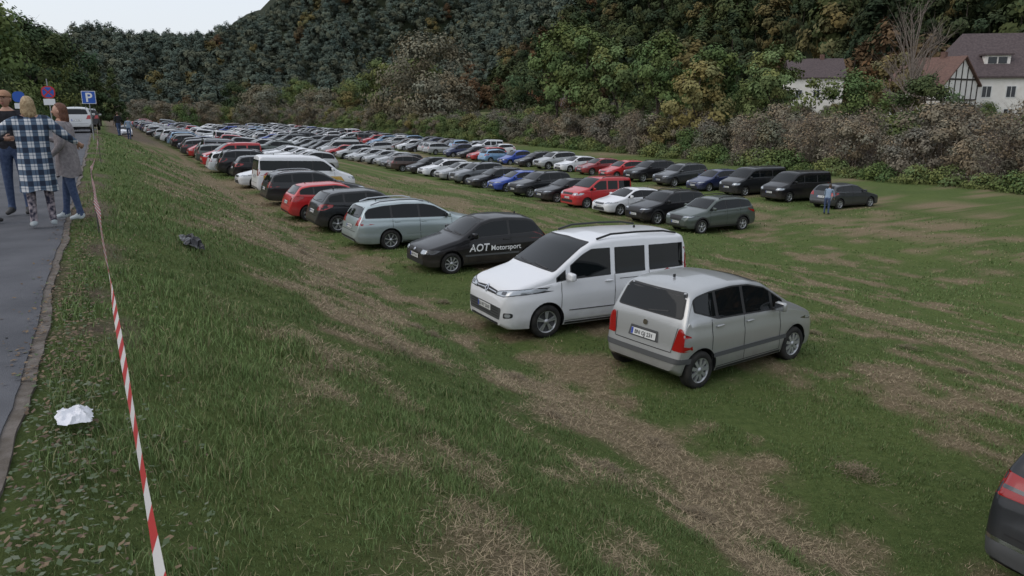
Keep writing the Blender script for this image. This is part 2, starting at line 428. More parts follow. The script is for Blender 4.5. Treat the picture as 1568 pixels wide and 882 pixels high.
    def windows(s):
        S=s.S;gap=S.get('gap',.13)
        def slice_(a,b,mrg,g2):
            xs=np.linspace(a,b,24);up=[];lo=[]
            for x in xs:
                zl=s.belt(x)+.035-mrg;zu=min(s.top(x)-gap+mrg,S.get('wtop',9))
                if S.get('kick') and x>S['kick'][0]: zl+=(x-S['kick'][0])*S['kick'][1]
                if zu-zl>g2: up.append((x,zu));lo.append((x,zl))
            if len(up)<3: return None
            return lo+up[::-1]
        a,b=S['dlo'];sep=S.get('sep',0)
        if not sep:
            p=slice_(a-.03,b+.03,.022,.045)
            if p: s.side(p,BLK,.003,.03)
        pil=S['pil']
        edges=[a]+[q for q in pil]+[b]
        for i in range(len(edges)-1):
            m_=.035+sep
            a0=edges[i]+(m_ if i else 0);b0=edges[i+1]-(m_ if i<len(edges)-2 else 0)
            if sep:
                p=slice_(a0-.025,b0+.025,.022,.045)
                if p: s.side(p,BLK,.003,.04)
            p=slice_(a0,b0,0,.03)
            if p: s.side(p,GLS,.006,.035)
        W=S['W']
        xc,xt=S['ws'];zc=s.top(xc)-.0;zt=s.top(xt)
        wb,wt=S.get('wsw',(.80,.66))
        s.front([(-W*wb,zc+.01),(0,zc+.045-.02),(W*wb,zc+.01),(W*wt,zt-.045),(0,zt-.02),(-W*wt,zt-.045)],BLK,.003,.05)
        s.front([(-W*(wb-.03),zc+.035),(0,zc+.05),(W*(wb-.03),zc+.035),(W*(wt-.03),zt-.065),(0,zt-.045),(-W*(wt-.03),zt-.065)],GLS,.006,.05)
        s.ribbon([(-W*.6,zc+.04),(-W*.05,zc+.075)],.018,BLK,.012,axes=s.FR);s.ribbon([(W*.02,zc+.04),(W*.6,zc+.07)],.018,BLK,.012,axes=s.FR)
        z0,z1=S['rw'];rb,rt=S.get('rww',(.76,.64))
        s.rear([(-W*rb,z0-.02),(W*rb,z0-.02),(W*rt,z1+.015),(-W*rt,z1+.015)],BLK,.003,.06)
        s.rear([(-W*(rb-.03),z0),(W*(rb-.03),z0),(W*(rt-.03),z1-.01),(-W*(rt-.03),z1-.01)],GLS,.006,.05)
        s.ribbon([(0,z0+.01),(W*.45,z0+.06)],.016,BLK,.012,axes=s.RE)
    def faces_(s):
        S=s.S;W=S['W'];L=S['L']
        f=S.get('front')
        if f: f(s)
        else:
            s.front([(W*.48,.64),(W*.93,.68),(W*.97,.75),(W*.62,.745)],INN,.003,.03,True)
            s.front([(W*.50,.65),(W*.91,.69),(W*.945,.74),(W*.62,.735)],HD,.006,.03,True)
            s.front([(-W*.42,.60),(W*.42,.60),(W*.46,.70),(-W*.46,.70)],BLK,.005,.03)
            s.front([(-W*.62,.28),(W*.62,.28),(W*.5,.46),(-W*.5,.46)],BLK,.005,.04)
            s.front([(-W*.4,.665),(W*.4,.665),(W*.4,.68),(-W*.4,.68)],CHR,.01)
            s.plate_f(.5)
        r=S.get('rearf')
        if r: r(s)
        else:
            zt=S.get('tz',(.78,1.0))
            s.rear([(W*.6,zt[0]),(W*.97,zt[0]+.02),(W*.95,zt[1]),(W*.72,zt[1]-.02)],TL,.006,.03,True)
            s.rear([(-W*.8,.27),(W*.8,.27),(W*.8,.40),(-W*.8,.40)],BLK,.005,.04)
            s.ribbon([(-W*.72,.60),(W*.72,.60)],.012,SEAM,.004,axes=s.RE)
            s.plate_r(S.get('pz',.72))
    def plate_f(s,z,txt=None):
        s.front([(-.26,z-.055),(.26,z-.055),(.26,z+.055),(-.26,z+.055)],PLT,.014)
        s.front([(.215,z-.05),(.255,z-.05),(.255,z+.05),(.215,z+.05)],BLU,.017)
        s.text(txt or 'AW KR 231',.088,((0,1,0),(0,0,1),(1,0,0)),0,z-.032,TXT,.018,-1)
    def plate_r(s,z,txt=None):
        s.rear([(-.27,z-.065),(.27,z-.065),(.27,z+.065),(-.27,z+.065)],BLK,.010)
        s.rear([(-.26,z-.055),(.26,z-.055),(.26,z+.055),(-.26,z+.055)],PLT,.014)
        s.rear([(-.255,z-.05),(-.215,z-.05),(-.215,z+.05),(-.255,z+.05)],BLU,.017)
        s.text(txt or 'AW TS 704',.088,s.RE,.01,z-.032,TXT,.018,1)
    def wheels(s):
        S=s.S;W=S['W'];R=S['R'];bm=s.bm
        ns=S.get('spokes',5)
        for xw in S['wh']:
            for sg in (1,-1):
                yo=W-.012
                def P(r,a,y): return (xw+r*math.cos(a),sg*y,R+.0+r*math.sin(a))
                prof=[(R*.64,yo-.02,TYR),(R*.68,yo-.004,TYR),(R*.85,yo,TYR),(R*.95,yo-.012,TYR),(R,yo-.04,TYR),(R,yo-.17,TYR),(R*.9,yo-.2,TYR),(R*.6,yo-.2,TYR)]
                prof2=[(R*.66,yo-.012,RIM),(R*.635,yo-.012,RIM),(R*.60,yo-.05,RIM),(R*.58,yo-.075,GRY),(.02,yo-.075,GRY)]
                for pr in (prof,prof2):
                    n=32;rows=[[bm.verts.new(P(r,2*math.pi*k/n,y)) for k in range(n)] for r,y,_ in pr]
                    for i in range(len(rows)-1):
                        for k in range(n):
                            f=bm.faces.new((rows[i][k],rows[i][(k+1)%n],rows[i+1][(k+1)%n],rows[i+1][k]));f.material_index=pr[i+1][2] if pr is prof2 else TYR;f.smooth=True
                n=ns
                for k in range(n):
                    a=2*math.pi*k/n+.3
                    for da in ((-.0,) if n>6 else (-.13,.13)):
                        wd=S.get('spw',.016 if n>6 else .014)
                        c,s_=math.cos(a+da),math.sin(a+da);tx,tz=-s_,c
                        vs=[]
                        for r,y,w in ((R*.1,yo-.02,wd*.8),(R*.63,yo-.022,wd*1.2)):
                            for q in (1,-1):
                                for dy in (0,-.03):
                                    vs.append(bm.verts.new((xw+r*c+tx*w*q,sg*(y+dy),R+r*s_+tz*w*q)))
                        for q in ((0,2,6,4),(0,1,5,4),(2,3,7,6)):
                            f=bm.faces.new([vs[i] for i in q]);f.material_index=RIM
                rows=[[bm.verts.new(P(r,2*math.pi*k/16,y)) for k in range(16)] for r,y in ((R*.17,yo-.04),(R*.16,yo-.012),(.001,yo-.008))]
                for i in range(2):
                    for k in range(16):
                        f=bm.faces.new((rows[i][k],rows[i][(k+1)%16],rows[i+1][(k+1)%16],rows[i+1][k]));f.material_index=RIM;f.smooth=True
    def box(s,c,d,mat,bev=.01,rot=None):
        r=bmesh.ops.create_cube(s.bm,size=1,matrix=Matrix.Translation(c)@(rot or Matrix())@Matrix.Diagonal((d[0],d[1],d[2],1)))
        vs=r['verts'];es=list({e for v in vs for e in v.link_edges})
        for f in {f for v in vs for f in v.link_faces}: f.material_index=mat
        if bev:
            rb=bmesh.ops.bevel(s.bm,geom=es,offset=bev,segments=2,affect='EDGES',profile=.5)
            for f in rb['faces']: f.material_index=mat;f.smooth=True
    def misc(s):
        S=s.S;W=S['W'];xm=S['dlo'][0]+S.get('mir',.22);zm=s.belt(xm)+.06
        for sg in (1,-1):
            s.box((xm,sg*(W+.07),zm+.03),(.11,.2,.15),S.get('mirmat',PNT),.035)
            s.box((xm+.03,sg*(W-.04),zm-.02),(.06,.12,.04),BLK,.01)
            s.box((xm+.058,sg*(W+.07),zm+.03),(.006,.16,.11),CHR,0)
        zb=.3
        for x in S.get('doors',[]):
            s.ribbon([(x-.02,zb),(x,.55),(x+.0,s.belt(x)+.02)],.011,SEAM)
        d=S.get('doors',[])
        if len(d)>1: s.ribbon([(d[0]-.02,zb),(d[-1]-.02,zb)],.01,SEAM)
        for x in S.get('handles',[]):
            h,nm,_,_=s.bvh.ray_cast(Vector((x,3,s.belt(x)-.09)),Vector((0,-1,0)))
            for sg in (1,-1): s.box((x,sg*(h.y+.018),s.belt(x)-.09),(.17,.03,.028),S.get('hmat',PNT),.008)
        if S.get('strip'):
            z,x0,x1,hh,mt=S['strip'];s.side([(x0,z-hh/2),(x1,z-hh/2),(x1,z+hh/2),(x0,z+hh/2)],mt,.012,.01)
        xf,xr=S['wh'];R=S['R']
        s.side([(xf+R+.07,.215),(xr-R-.07,.215),(xr-R-.07,.275),(xf+R+.07,.275)],BLK,.005,.01)
        for xw in S['wh']:
            for sg in (1,-1):
                r0,r1=(R+.052,R+(.12 if S.get('cladding') else .066))
                o=[];i_=[]
                for k in range(15):
                    a=math.radians(-8+196*k/14);o.append((xw+r1*math.cos(a),R+.01+r1*math.sin(a)));i_.append((xw+r0*math.cos(a),R+.01+r0*math.sin(a)))
                s.decal(o+i_[::-1],s.SIDE[sg],BLK if S.get('cladding') else PNT,.008)
        if S.get('cladding'):
            s.side([(xf+R+.07,.22),(xr-R-.07,.22),(xr-R-.07,.38),(xf+R+.07,.38)],BLK,.01,.02)
        if S.get('rails'):
            x0,x1=S['rails']
            y=W*S.get('roofr',.7)-.06
            for sg in (1,-1):
                n=7;pts=[(x0+(x1-x0)*k/(n-1)) for k in range(n)]
                for k in range(n-1):
                    za=s.top(pts[k])+.03-(.045 if k==0 else 0);zb_=s.top(pts[k+1])+.03-(.045 if k==n-2 else 0)
                    ln=math.hypot(pts[k+1]-pts[k],zb_-za)
                    s.box(((pts[k]+pts[k+1])/2,sg*y,(za+zb_)/2),(ln+.01,.04,.035),S.get('railmat',BLK),.006,Matrix.Rotation(-math.atan2(zb_-za,pts[k+1]-pts[k]),4,'Y'))
        s.box((S['L']*.8,0,s.top(S['L']*.8)+.03),(.05,.02,.05),BLK,.006)
    def finish(s,name):
        bmesh.ops.translate(s.bm,verts=s.bm.verts,vec=(-s.S['L']/2,0,0))
        me=bpy.data.meshes.new(name);s.bm.to_mesh(me);s.bm.free()
        for i,m in enumerate(MATS): me.materials.append(m or PAINTS['grey'])
        return me
def mpv_rear(s):
    W=s.S['W']
    s.rear([(W*.70,.64),(W*.965,.64),(W*.955,.86),(W*.86,.98),(W*.78,.98)],TL,.007,.03,True,.025,.14)
    s.rear([(-W*.96,.45),(W*.96,.45),(W*.96,.53),(-W*.96,.53)],GRY,.012,.01)
    s.ribbon([(-W*.68,.60),(W*.68,.60)],.012,SEAM,.005,axes=s.RE)
    s.ribbon([(-W*.69,.60),(-W*.75,.98)],.010,SEAM,.005,axes=s.RE);s.ribbon([(W*.69,.60),(W*.75,.98)],.010,SEAM,.005,axes=s.RE)
    s.rear([(-.32,.68),(.32,.68),(.29,.85),(-.29,.85)],GRY,.006,.02)
    s.plate_r(.755,'BN GJ 231')
    s.rear([(-.045,.90),(.045,.90),(.045,.98),(-.045,.98)],CHR,.012,.04)
    s.rear([(-W*.7,.22),(W*.7,.22),(W*.7,.31),(-W*.7,.31)],GRY,.006,.02)
MPV=dict(L=3.58,W=.86,R=.30,wh=(.72,3.11),roofr=.74,crown=.04,
 top=[(0,.60),(.04,.74),(.15,.83),(.65,1.03),(.85,1.10),(1.5,1.48),(1.9,1.575),(2.3,1.60),(2.85,1.58),(3.12,1.54),(3.24,1.49),(3.42,1.10),(3.46,1.02),(3.50,.74),(3.52,.62),(3.57,.58),(3.58,.33)],sig=.02,
 belt=[(0,.72),(.8,.92),(1.2,.97),(3.2,1.06),(3.58,1.06)],gap=.125,
 dlo=(1.08,3.2),pil=[1.36,2.08,2.74],ws=(.9,1.78),rw=(1.12,1.46),rww=(.80,.70),doors=[1.16,2.1,2.88],handles=[1.96,2.7],
 strip=(.50,.98,2.84,.07,GRY),rearf=mpv_rear,spokes=9,spw=.026,mirmat=PNT,kick=(2.75,.28))
def kan_front(s):
    W=s.S['W'];F=s.front
    F([(W*.40,.79),(W*.72,.80),(W*.965,.86),(W*.97,.965),(W*.78,.935),(W*.46,.875)],INN,.004,.03,True,.025)
    F([(W*.44,.805),(W*.72,.815),(W*.955,.875),(W*.96,.95),(W*.78,.92),(W*.48,.86)],HD,.008,.03,True,.025)
    F([(W*.62,.83),(W*.76,.84),(W*.76,.90),(W*.62,.88)],INN,.012,.03,True)
    F([(-W*.42,.80),(W*.42,.80),(W*.44,.87),(0,.90),(-W*.44,.87)],BLK,.006,.02)
    F([(-W*.42,.83),(-.08,.845),(-.08,.858),(-W*.42,.845)],CHR,.011);F([(W*.42,.83),(.08,.845),(.08,.858),(W*.42,.845)],CHR,.011)
    F([(0,.77),(.07,.85),(0,.93),(-.07,.85)],CHR,.016,.01);F([(0,.81),(.032,.85),(0,.89),(-.032,.85)],BLK,.02)
    F([(-W*.66,.37),(W*.66,.37),(W*.72,.60),(-W*.72,.60)],GRY,.006,.04)
    for z in (.42,.47,.52,.56): F([(-W*.62,z),(W*.62,z),(W*.62,z+.018),(-W*.62,z+.018)],BLK,.010)
    F([(W*.76,.42),(W*.90,.44),(W*.90,.53),(W*.76,.52)],BLK,.006,.03,True);F([(W*.79,.445),(W*.88,.45),(W*.88,.515),(W*.79,.51)],HD,.01,.03,True)
    F([(-W*.6,.27),(W*.6,.27),(W*.6,.31),(-W*.6,.31)],BLK,.006,.01)
    s.plate_f(.53,'SU KY 2310')
def kan_rear(s):
    W=s.S['W'];s.rear([(W*.80,.85),(W*.97,.85),(W*.92,1.5),(W*.80,1.5)],TL,.006,.03,True);s.plate_r(.75)
    for k in (1,-1): s.decal([(4.06,.9),(4.3,.9),(4.3,1.55),(4.12,1.5)],s.SIDE[k],TL,.006,.02)
def kan_extra(s):
    s.side([(2.45,1.0),(4.0,1.0),(4.0,1.012),(2.45,1.012)],SEAM,.004)
    s.side([(.80+.5,.33),(3.1,.33),(3.1,.38),(1.3,.38)],PNT,.014,.01)
KAN=dict(L=4.24,W=.91,R=.315,wh=(.84,3.54),roofr=.82,crown=.04,r=.08,sep=.04,
 top=[(0,.68),(.03,.84),(.10,.94),(.30,1.03),(.68,1.13),(.92,1.19),(1.62,1.66),(1.85,1.76),(2.3,1.81),(3.0,1.825),(4.02,1.80),(4.12,1.76),(4.17,1.2),(4.2,.8),(4.23,.6),(4.24,.4)],
 belt=[(0,.88),(.9,1.0),(1.25,1.05),(2.3,1.08),(4.2,1.12)],gap=.17,wtop=1.60,
 dlo=(1.06,4.02),pil=[1.29,2.3,3.12],ws=(.92,1.86),rw=(1.15,1.60),rww=(.78,.72),wsw=(.86,.77),doors=[1.14,2.34,3.16],handles=[2.2,3.05],
 front=kan_front,rearf=kan_rear,extra=kan_extra,rails=(2.0,3.9),railmat=BLK,spokes=5,strip=(.50,1.3,3.1,.015,SEAM))
def hat_front(s):
    W=s.S['W'];F=s.front
    F([(W*.50,.54),(W*.94,.56),(W*.95,.66),(W*.52,.66)],INN,.004,.03,True)
    F([(W*.53,.555),(W*.80,.56),(W*.80,.65),(W*.55,.65)],HD,.008,.03,True);F([(W*.83,.57),(W*.93,.575),(W*.93,.65),(W*.83,.65)],GRY,.008,.02,True)
    F([(-W*.44,.56),(W*.44,.56),(W*.44,.66),(-W*.44,.66)],BLK,.006,.02);F([(-.05,.58),(.05,.58),(.05,.65),(-.05,.65)],CHR,.012,.02)
    F([(-W*.7,.28),(W*.7,.28),(W*.7,.42),(-W*.7,.42)],BLK,.006,.03)
    s.plate_f(.47,'AW ST 63')
def hat_extra2(s):
    s.text('AOT',.27,s.SIDE[-1],1.50,.57,WTX,.007,1,.15);s.text('Motorsport',.19,s.SIDE[-1],2.30,.57,WTX,.007,1)
    s.ribbon([(1.0,.52),(3.1,.56)],.02,SEAM)
HAT=dict(L=3.72,W=.82,R=.285,wh=(.72,3.06),roofr=.73,
 top=[(0,.56),(.04,.68),(.15,.73),(.8,.90),(1.0,.95),(1.62,1.35),(1.95,1.43),(2.4,1.45),(3.0,1.41),(3.2,1.36),(3.5,1.0),(3.58,.95),(3.66,.7),(3.72,.45)],
 belt=[(0,.66),(.9,.85),(1.3,.90),(3.4,.96),(3.72,.95)],gap=.125,
 dlo=(1.12,3.32),pil=[1.3,2.42],ws=(1.0,1.82),rw=(1.0,1.31),doors=[1.2,2.46],handles=[2.32],hmat=BLK,
 front=hat_front,extra=hat_extra2,spokes=9,strip=(.47,1.1,2.7,.05,GRY))
WAG=dict(L=4.57,W=.885,R=.315,wh=(.9,3.48),roofr=.70,
 top=[(0,.54),(.04,.68),(.2,.76),(.95,.93),(1.25,.98),(2.0,1.38),(2.35,1.455),(3.0,1.475),(3.7,1.44),(4.1,1.38),(4.2,1.34),(4.42,.98),(4.46,.92),(4.52,.66),(4.55,.6),(4.57,.4)],
 belt=[(0,.70),(1.1,.88),(1.5,.92),(4.3,.99),(4.57,.98)],gap=.115,
 dlo=(1.38,4.22),pil=[1.62,2.52,3.42],ws=(1.2,2.15),rw=(1.02,1.30),doors=[1.45,2.52,3.4],handles=[2.38,3.25],rails=(2.3,4.0),railmat=CHR,
 spokes=7,strip=(.52,1.3,3.0,.05,PNT),tz=(.78,1.06))
GHB=dict(L=4.2,W=.88,R=.31,wh=(.85,3.45),roofr=.71,
 top=[(0,.56),(.04,.70),(.2,.78),(.95,.95),(1.15,1.0),(1.9,1.40),(2.3,1.465),(3.3,1.43),(3.6,1.38),(3.7,1.34),(3.98,1.02),(4.05,.96),(4.12,.72),(4.16,.64),(4.2,.42)],
 belt=[(0,.70),(1.1,.90),(1.5,.95),(3.8,1.04),(4.2,1.02)],gap=.12,
 dlo=(1.3,3.72),pil=[1.5,2.4,3.2],ws=(1.12,2.05),rw=(1.06,1.33),doors=[1.35,2.42,3.2],handles=[2.28,3.1],spokes=5)
SUV=dict(L=4.45,W=.92,R=.345,wh=(.88,3.52),roofr=.74,
 top=[(0,.68),(.04,.84),(.2,.94),(.95,1.10),(1.2,1.15),(1.85,1.56),(2.2,1.64),(3.3,1.65),(3.85,1.58),(3.98,1.52),(4.2,1.15),(4.28,1.08),(4.36,.8),(4.42,.7),(4.45,.5)],
 bot=[(0,.38),(.12,.28),(.5,.26),(3.9,.26),(4.3,.32),(4.45,.42)],
 belt=[(0,.84),(1.1,1.03),(1.5,1.07),(4.0,1.17),(4.45,1.15)],gap=.125,
 dlo=(1.3,4.0),pil=[1.48,2.42,3.32],ws=(1.15,2.0),rw=(1.2,1.5),doors=[1.38,2.44,3.3],handles=[2.3,3.15],rails=(2.1,3.8),cladding=1,tz=(.88,1.14),pz=.82,spokes=5)
def suv_front(s):
    W=s.S['W'];F=s.front
    F([(W*.46,.78),(W*.93,.82),(W*.97,.88),(W*.55,.87)],INN,.004,.02,True);F([(W*.50,.79),(W*.90,.825),(W*.94,.87),(W*.57,.86)],HD,.008,.02,True)
    F([(-W*.42,.66),(W*.42,.66),(W*.46,.87),(-W*.46,.87)],BLK,.006,.04);F([(-W*.36,.44),(W*.36,.44),(W*.36,.48),(-W*.36,.48)],BLK,.006,.03)
    F([(-W*.85,.36),(W*.85,.36),(W*.8,.42),(-W*.8,.42)],BLK,.005,.02);s.plate_f(.56)
SUV['front']=suv_front
VAN=dict(L=4.9,W=.95,R=.335,wh=(.9,3.9),roofr=.84,r=.11,
 top=[(0,.72),(.04,.92),(.2,1.02),(.7,1.18),(.85,1.22),(1.6,1.80),(1.9,1.90),(2.6,1.95),(4.6,1.93),(4.74,1.88),(4.82,1.3),(4.86,.8),(4.9,.5)],
 belt=[(0,.95),(.8,1.12),(1.2,1.18),(4.8,1.2)],gap=.19,wtop=1.68,dlo=(1.05,4.7),pil=[1.25,2.2,3.4],ws=(.85,1.8),wsw=(.88,.76),rw=(1.2,1.68),rww=(.8,.76),
 doors=[1.12,2.2,3.4],handles=[2.08,2.35],spokes=5,tz=(.95,1.3),pz=.9,rails=None)
def van_front(s):
    W=s.S['W'];F=s.front
    F([(W*.55,.78),(W*.95,.80),(W*.95,.93),(W*.62,.92)],HD,.006,.03,True);F([(-W*.5,.80),(W*.5,.80),(W*.55,.92),(-W*.55,.92)],BLK,.006,.03)
    F([(-W*.65,.36),(W*.65,.36),(W*.6,.52),(-W*.6,.52)],BLK,.006,.03);s.plate_f(.62)
VAN['front']=van_front
CAD=dict(KAN);CAD.update(front=van_front,rails=(2.0,3.9));CAD.pop('extra');CAD.pop('strip')
def amb_extra(s):
    s.side([(.5,.50),(4.6,.50),(4.6,.98),(.8,.92)],AMB,.0035,.02)
AMBV=dict(VAN);AMBV.update(extra=amb_extra)
def big_rear(s):
    W=s.S['W'];R=s.rear
    R([(W*.42,.95),(W*.98,.93),(W*.96,1.13),(W*.60,1.10)],TL,.007,.04,True);R([(W*.5,1.0),(W*.95,1.0),(W*.95,1.03),(W*.5,1.03)],INN,.01,.01,True)
    for k in (1,-1): s.decal([(4.28,.95),(4.9,.93),(4.9,1.12),(4.36,1.10)],s.SIDE[k],TL,.006,.03)
    R([(-W*.95,.42),(W*.95,.42),(W*.97,.58),(-W*.97,.58)],GRY,.008,.04)
    R([(-W*.9,.58),(W*.9,.58),(W*.9,.61),(-W*.9,.61)],CHR,.012)
    R([(W*.5,.34),(W*.82,.36),(W*.82,.44),(W*.5,.42)],BLK,.012,.04,True);R([(W*.53,.36),(W*.78,.37),(W*.78,.42),(W*.53,.41)],CHR,.016,.03,True)
    s.plate_r(.80)
    s.ribbon([(-W*.74,.66),(W*.74,.66)],.012,SEAM,.005,axes=s.RE)
BIG=dict(SUV);k_=4.75/4.45
BIG.update(L=4.75,W=.95,wh=(.9,3.8),top=[(x*k_,z) for x,z in SUV['top']],bot=[(x*k_,z) for x,z in SUV['bot']],belt=[(x*k_,z) for x,z in SUV['belt']],dlo=(1.4,4.25),pil=[1.58,2.58,3.5],ws=(1.22,2.13),doors=[1.47,2.6,3.5],handles=[2.45,3.35],rails=(2.2,4.0),rearf=big_rear)
TM={}
for nm,S in (('mpv',MPV),('kan',KAN),('hat',HAT),('wag',WAG),('ghb',GHB),('suv',SUV),('van',VAN),('cad',CAD),('big',BIG),('amb',AMBV)):
    TM[nm]=Car(S).finish('car_'+nm)
hb2=dict(HAT);hb2.pop('extra');TM['hb2']=Car(hb2).finish('car_hb2')
def place(t,P,Q,head,col,name='parked_car',dyaw=0,z=None,sc=1,yaw=None):
    me=TM[t];o=bpy.data.objects.new(name,me);link(o)
    y=A if head<0 else A+math.pi
    if yaw is not None: y=yaw
    y+=math.radians(dyaw)
    z0=gz(P,Q) if z is None else z
    o.location=(WX(P,Q),WY(P,Q),z0-.02);o.rotation_euler=(0,0,y);o.scale=(sc,sc,sc)
    if z is None:
        lx=Vector((math.cos(y),math.sin(y)))
        dQ=lx.x*QX+lx.y*QY;dP=lx.x*DX+lx.y*DY
        za=gz(P+dP*1.2,Q+dQ*1.2);zb=gz(P-dP*1.2,Q-dQ*1.2)
        o.rotation_euler=(0,-math.atan2(za-zb,2.4),y);o.location.z=(za+zb)/2-.02
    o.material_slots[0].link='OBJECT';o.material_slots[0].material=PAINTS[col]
    return o
place('mpv',9.22,8.85,1,'silver',dyaw=8)
place('kan',12.3,8.12,-1,'white','parked_van')
place('hat',18.4,8.8,-1,'black')
place('wag',22.6,8.65,1,'wagon','parked_estate_car')
place('ghb',26.3,8.2,1,'anthracite')
place('ghb',29.4,7.9,1,'red',sc=.97)
place('wag',34.6,8.3,1,'anthracite','parked_estate_car')
place('amb',38.8,8.8,1,'white','parked_van')
place('big',2.38,8.75,1,'anthracite','parked_suv')
cols=['black','darkgrey','silver','white','anthracite','grey','blue','darkgrey','white','silver','darkgrey','lightblue','navy','red','black','white','anthracite','silver','green_grey','brown','white','silver','black']
tt=['ghb','ghb','suv','wag','ghb','suv','hb2','mpv','ghb','wag']
NM={'suv':'parked_suv','wag':'parked_estate_car','van':'parked_van','cad':'parked_van','kan':'parked_van'}
def row(P0,P1,Qc,sp,seed=1,ph=.5):
    r=random.Random(seed);P=P0
    while P<P1:
        t=r.choice(tt) if r.random()>.07 else r.choice(['van','cad','kan'])
        place(t,P,Qc+r.uniform(-.45,.45),1 if r.random()<ph else -1,r.choice(cols),NM.get(t,'parked_car'),dyaw=r.uniform(-4,4))
        P+=sp*r.uniform(.92,1.2)
        if r.random()<.04: P+=2
row(43,210,8.6,2.9,seed=3,ph=.8)
row(58,200,14.2,3.0,seed=8,ph=.3)
r2=[('suv','green_grey'),('suv','black'),('ghb','white'),('cad','red'),('ghb','black'),('suv','anthracite'),('ghb','blue'),('wag','black'),('suv','grey'),('ghb','silver'),('wag','white')]
P=27.7
for t,c_ in r2:
    place(t,P,25.9,-1,c_,NM.get(t,'parked_car'),dyaw=random.uniform(-2,2));P+=3.3
row(P,225,25.7,3.2,seed=12,ph=.1)
r3=[('ghb','darkgrey'),('van','black'),('van','anthracite'),('ghb','navy'),('suv','darkgrey'),('suv','black'),('ghb','red'),('ghb','darkred'),('ghb','white'),('suv','silver'),('wag','black')]
P=30.4
for i,(t,c_) in enumerate(r3):
    place(t,P,39.0,1 if i in(0,) else -1,c_,NM.get(t,'parked_car'),dyaw=random.uniform(-2,2),sc=.97 if t=='van' else 1);P+=3.7
row(P,235,38.4,3.3,seed=21,ph=.3)
row(85,235,44,3.4,seed=25,ph=.5)
row(95,225,31,3.6,seed=29,ph=.6)
zp=lambda P:2.6*(1-.75*float(ss(60,125,P)))+.03
AY=math.atan2(DY,DX)
place('suv',58,-1.3,1,'silver','parked_suv',z=zp(58),yaw=AY+math.pi)
place('suv',69,-.9,1,'black','parked_suv',z=zp(69),yaw=AY+math.pi)
place('ghb',120,3.0,1,'white','parked_car',yaw=AY)
# ------------------------------------------------------------ trees
def tube(pts,rad,n=6):
    V=[];F=[]
    for i,p in enumerate(pts):
        t=(Vector(pts[min(i+1,len(pts)-1)])-Vector(pts[max(i-1,0)])).normalized()
        a=t.orthogonal().normalized();b=t.cross(a)
        for k in range(n):
            an=2*math.pi*k/n;V.append(Vector(p)+(a*math.cos(an)+b*math.sin(an))*rad[i])
        if i:
            for k in range(n):
                q=(i-1)*n;F.append((q+k,q+(k+1)%n,q+n+(k+1)%n,q+n+k))
    return V,F
def leafmat(name,A_,B_):
    m,nt,b=new_mat(name)
    oi=nt.nodes.new('ShaderNodeObjectInfo');mx=nt.nodes.new('ShaderNodeMix');mx.data_type='RGBA'
    nt.links.new(oi.outputs['Random'],mx.inputs[0]);mx.inputs[6].default_value=(*A_,1);mx.inputs[7].default_value=(*B_,1)
    at=nt.nodes.new('ShaderNodeAttribute');at.attribute_name='Col'
    ml=nt.nodes.new('ShaderNodeMix');ml.data_type='RGBA';ml.blend_type='MULTIPLY';ml.inputs[0].default_value=1
    nt.links.new(mx.outputs[2],ml.inputs[6]);nt.links.new(at.outputs['Color'],ml.inputs[7])
    nt.links.new(ml.outputs[2],b.inputs['Base Color']);b.inputs['Roughness'].default_value=.85;b.inputs['Specular IOR Level'].default_value=.08
    return m
bark=noisy('bark',(.045,.037,.03),(.11,.09,.075),6,.95,.4)
barkp=noisy('bark_pale',(.15,.125,.105),(.25,.21,.18),6,.95)
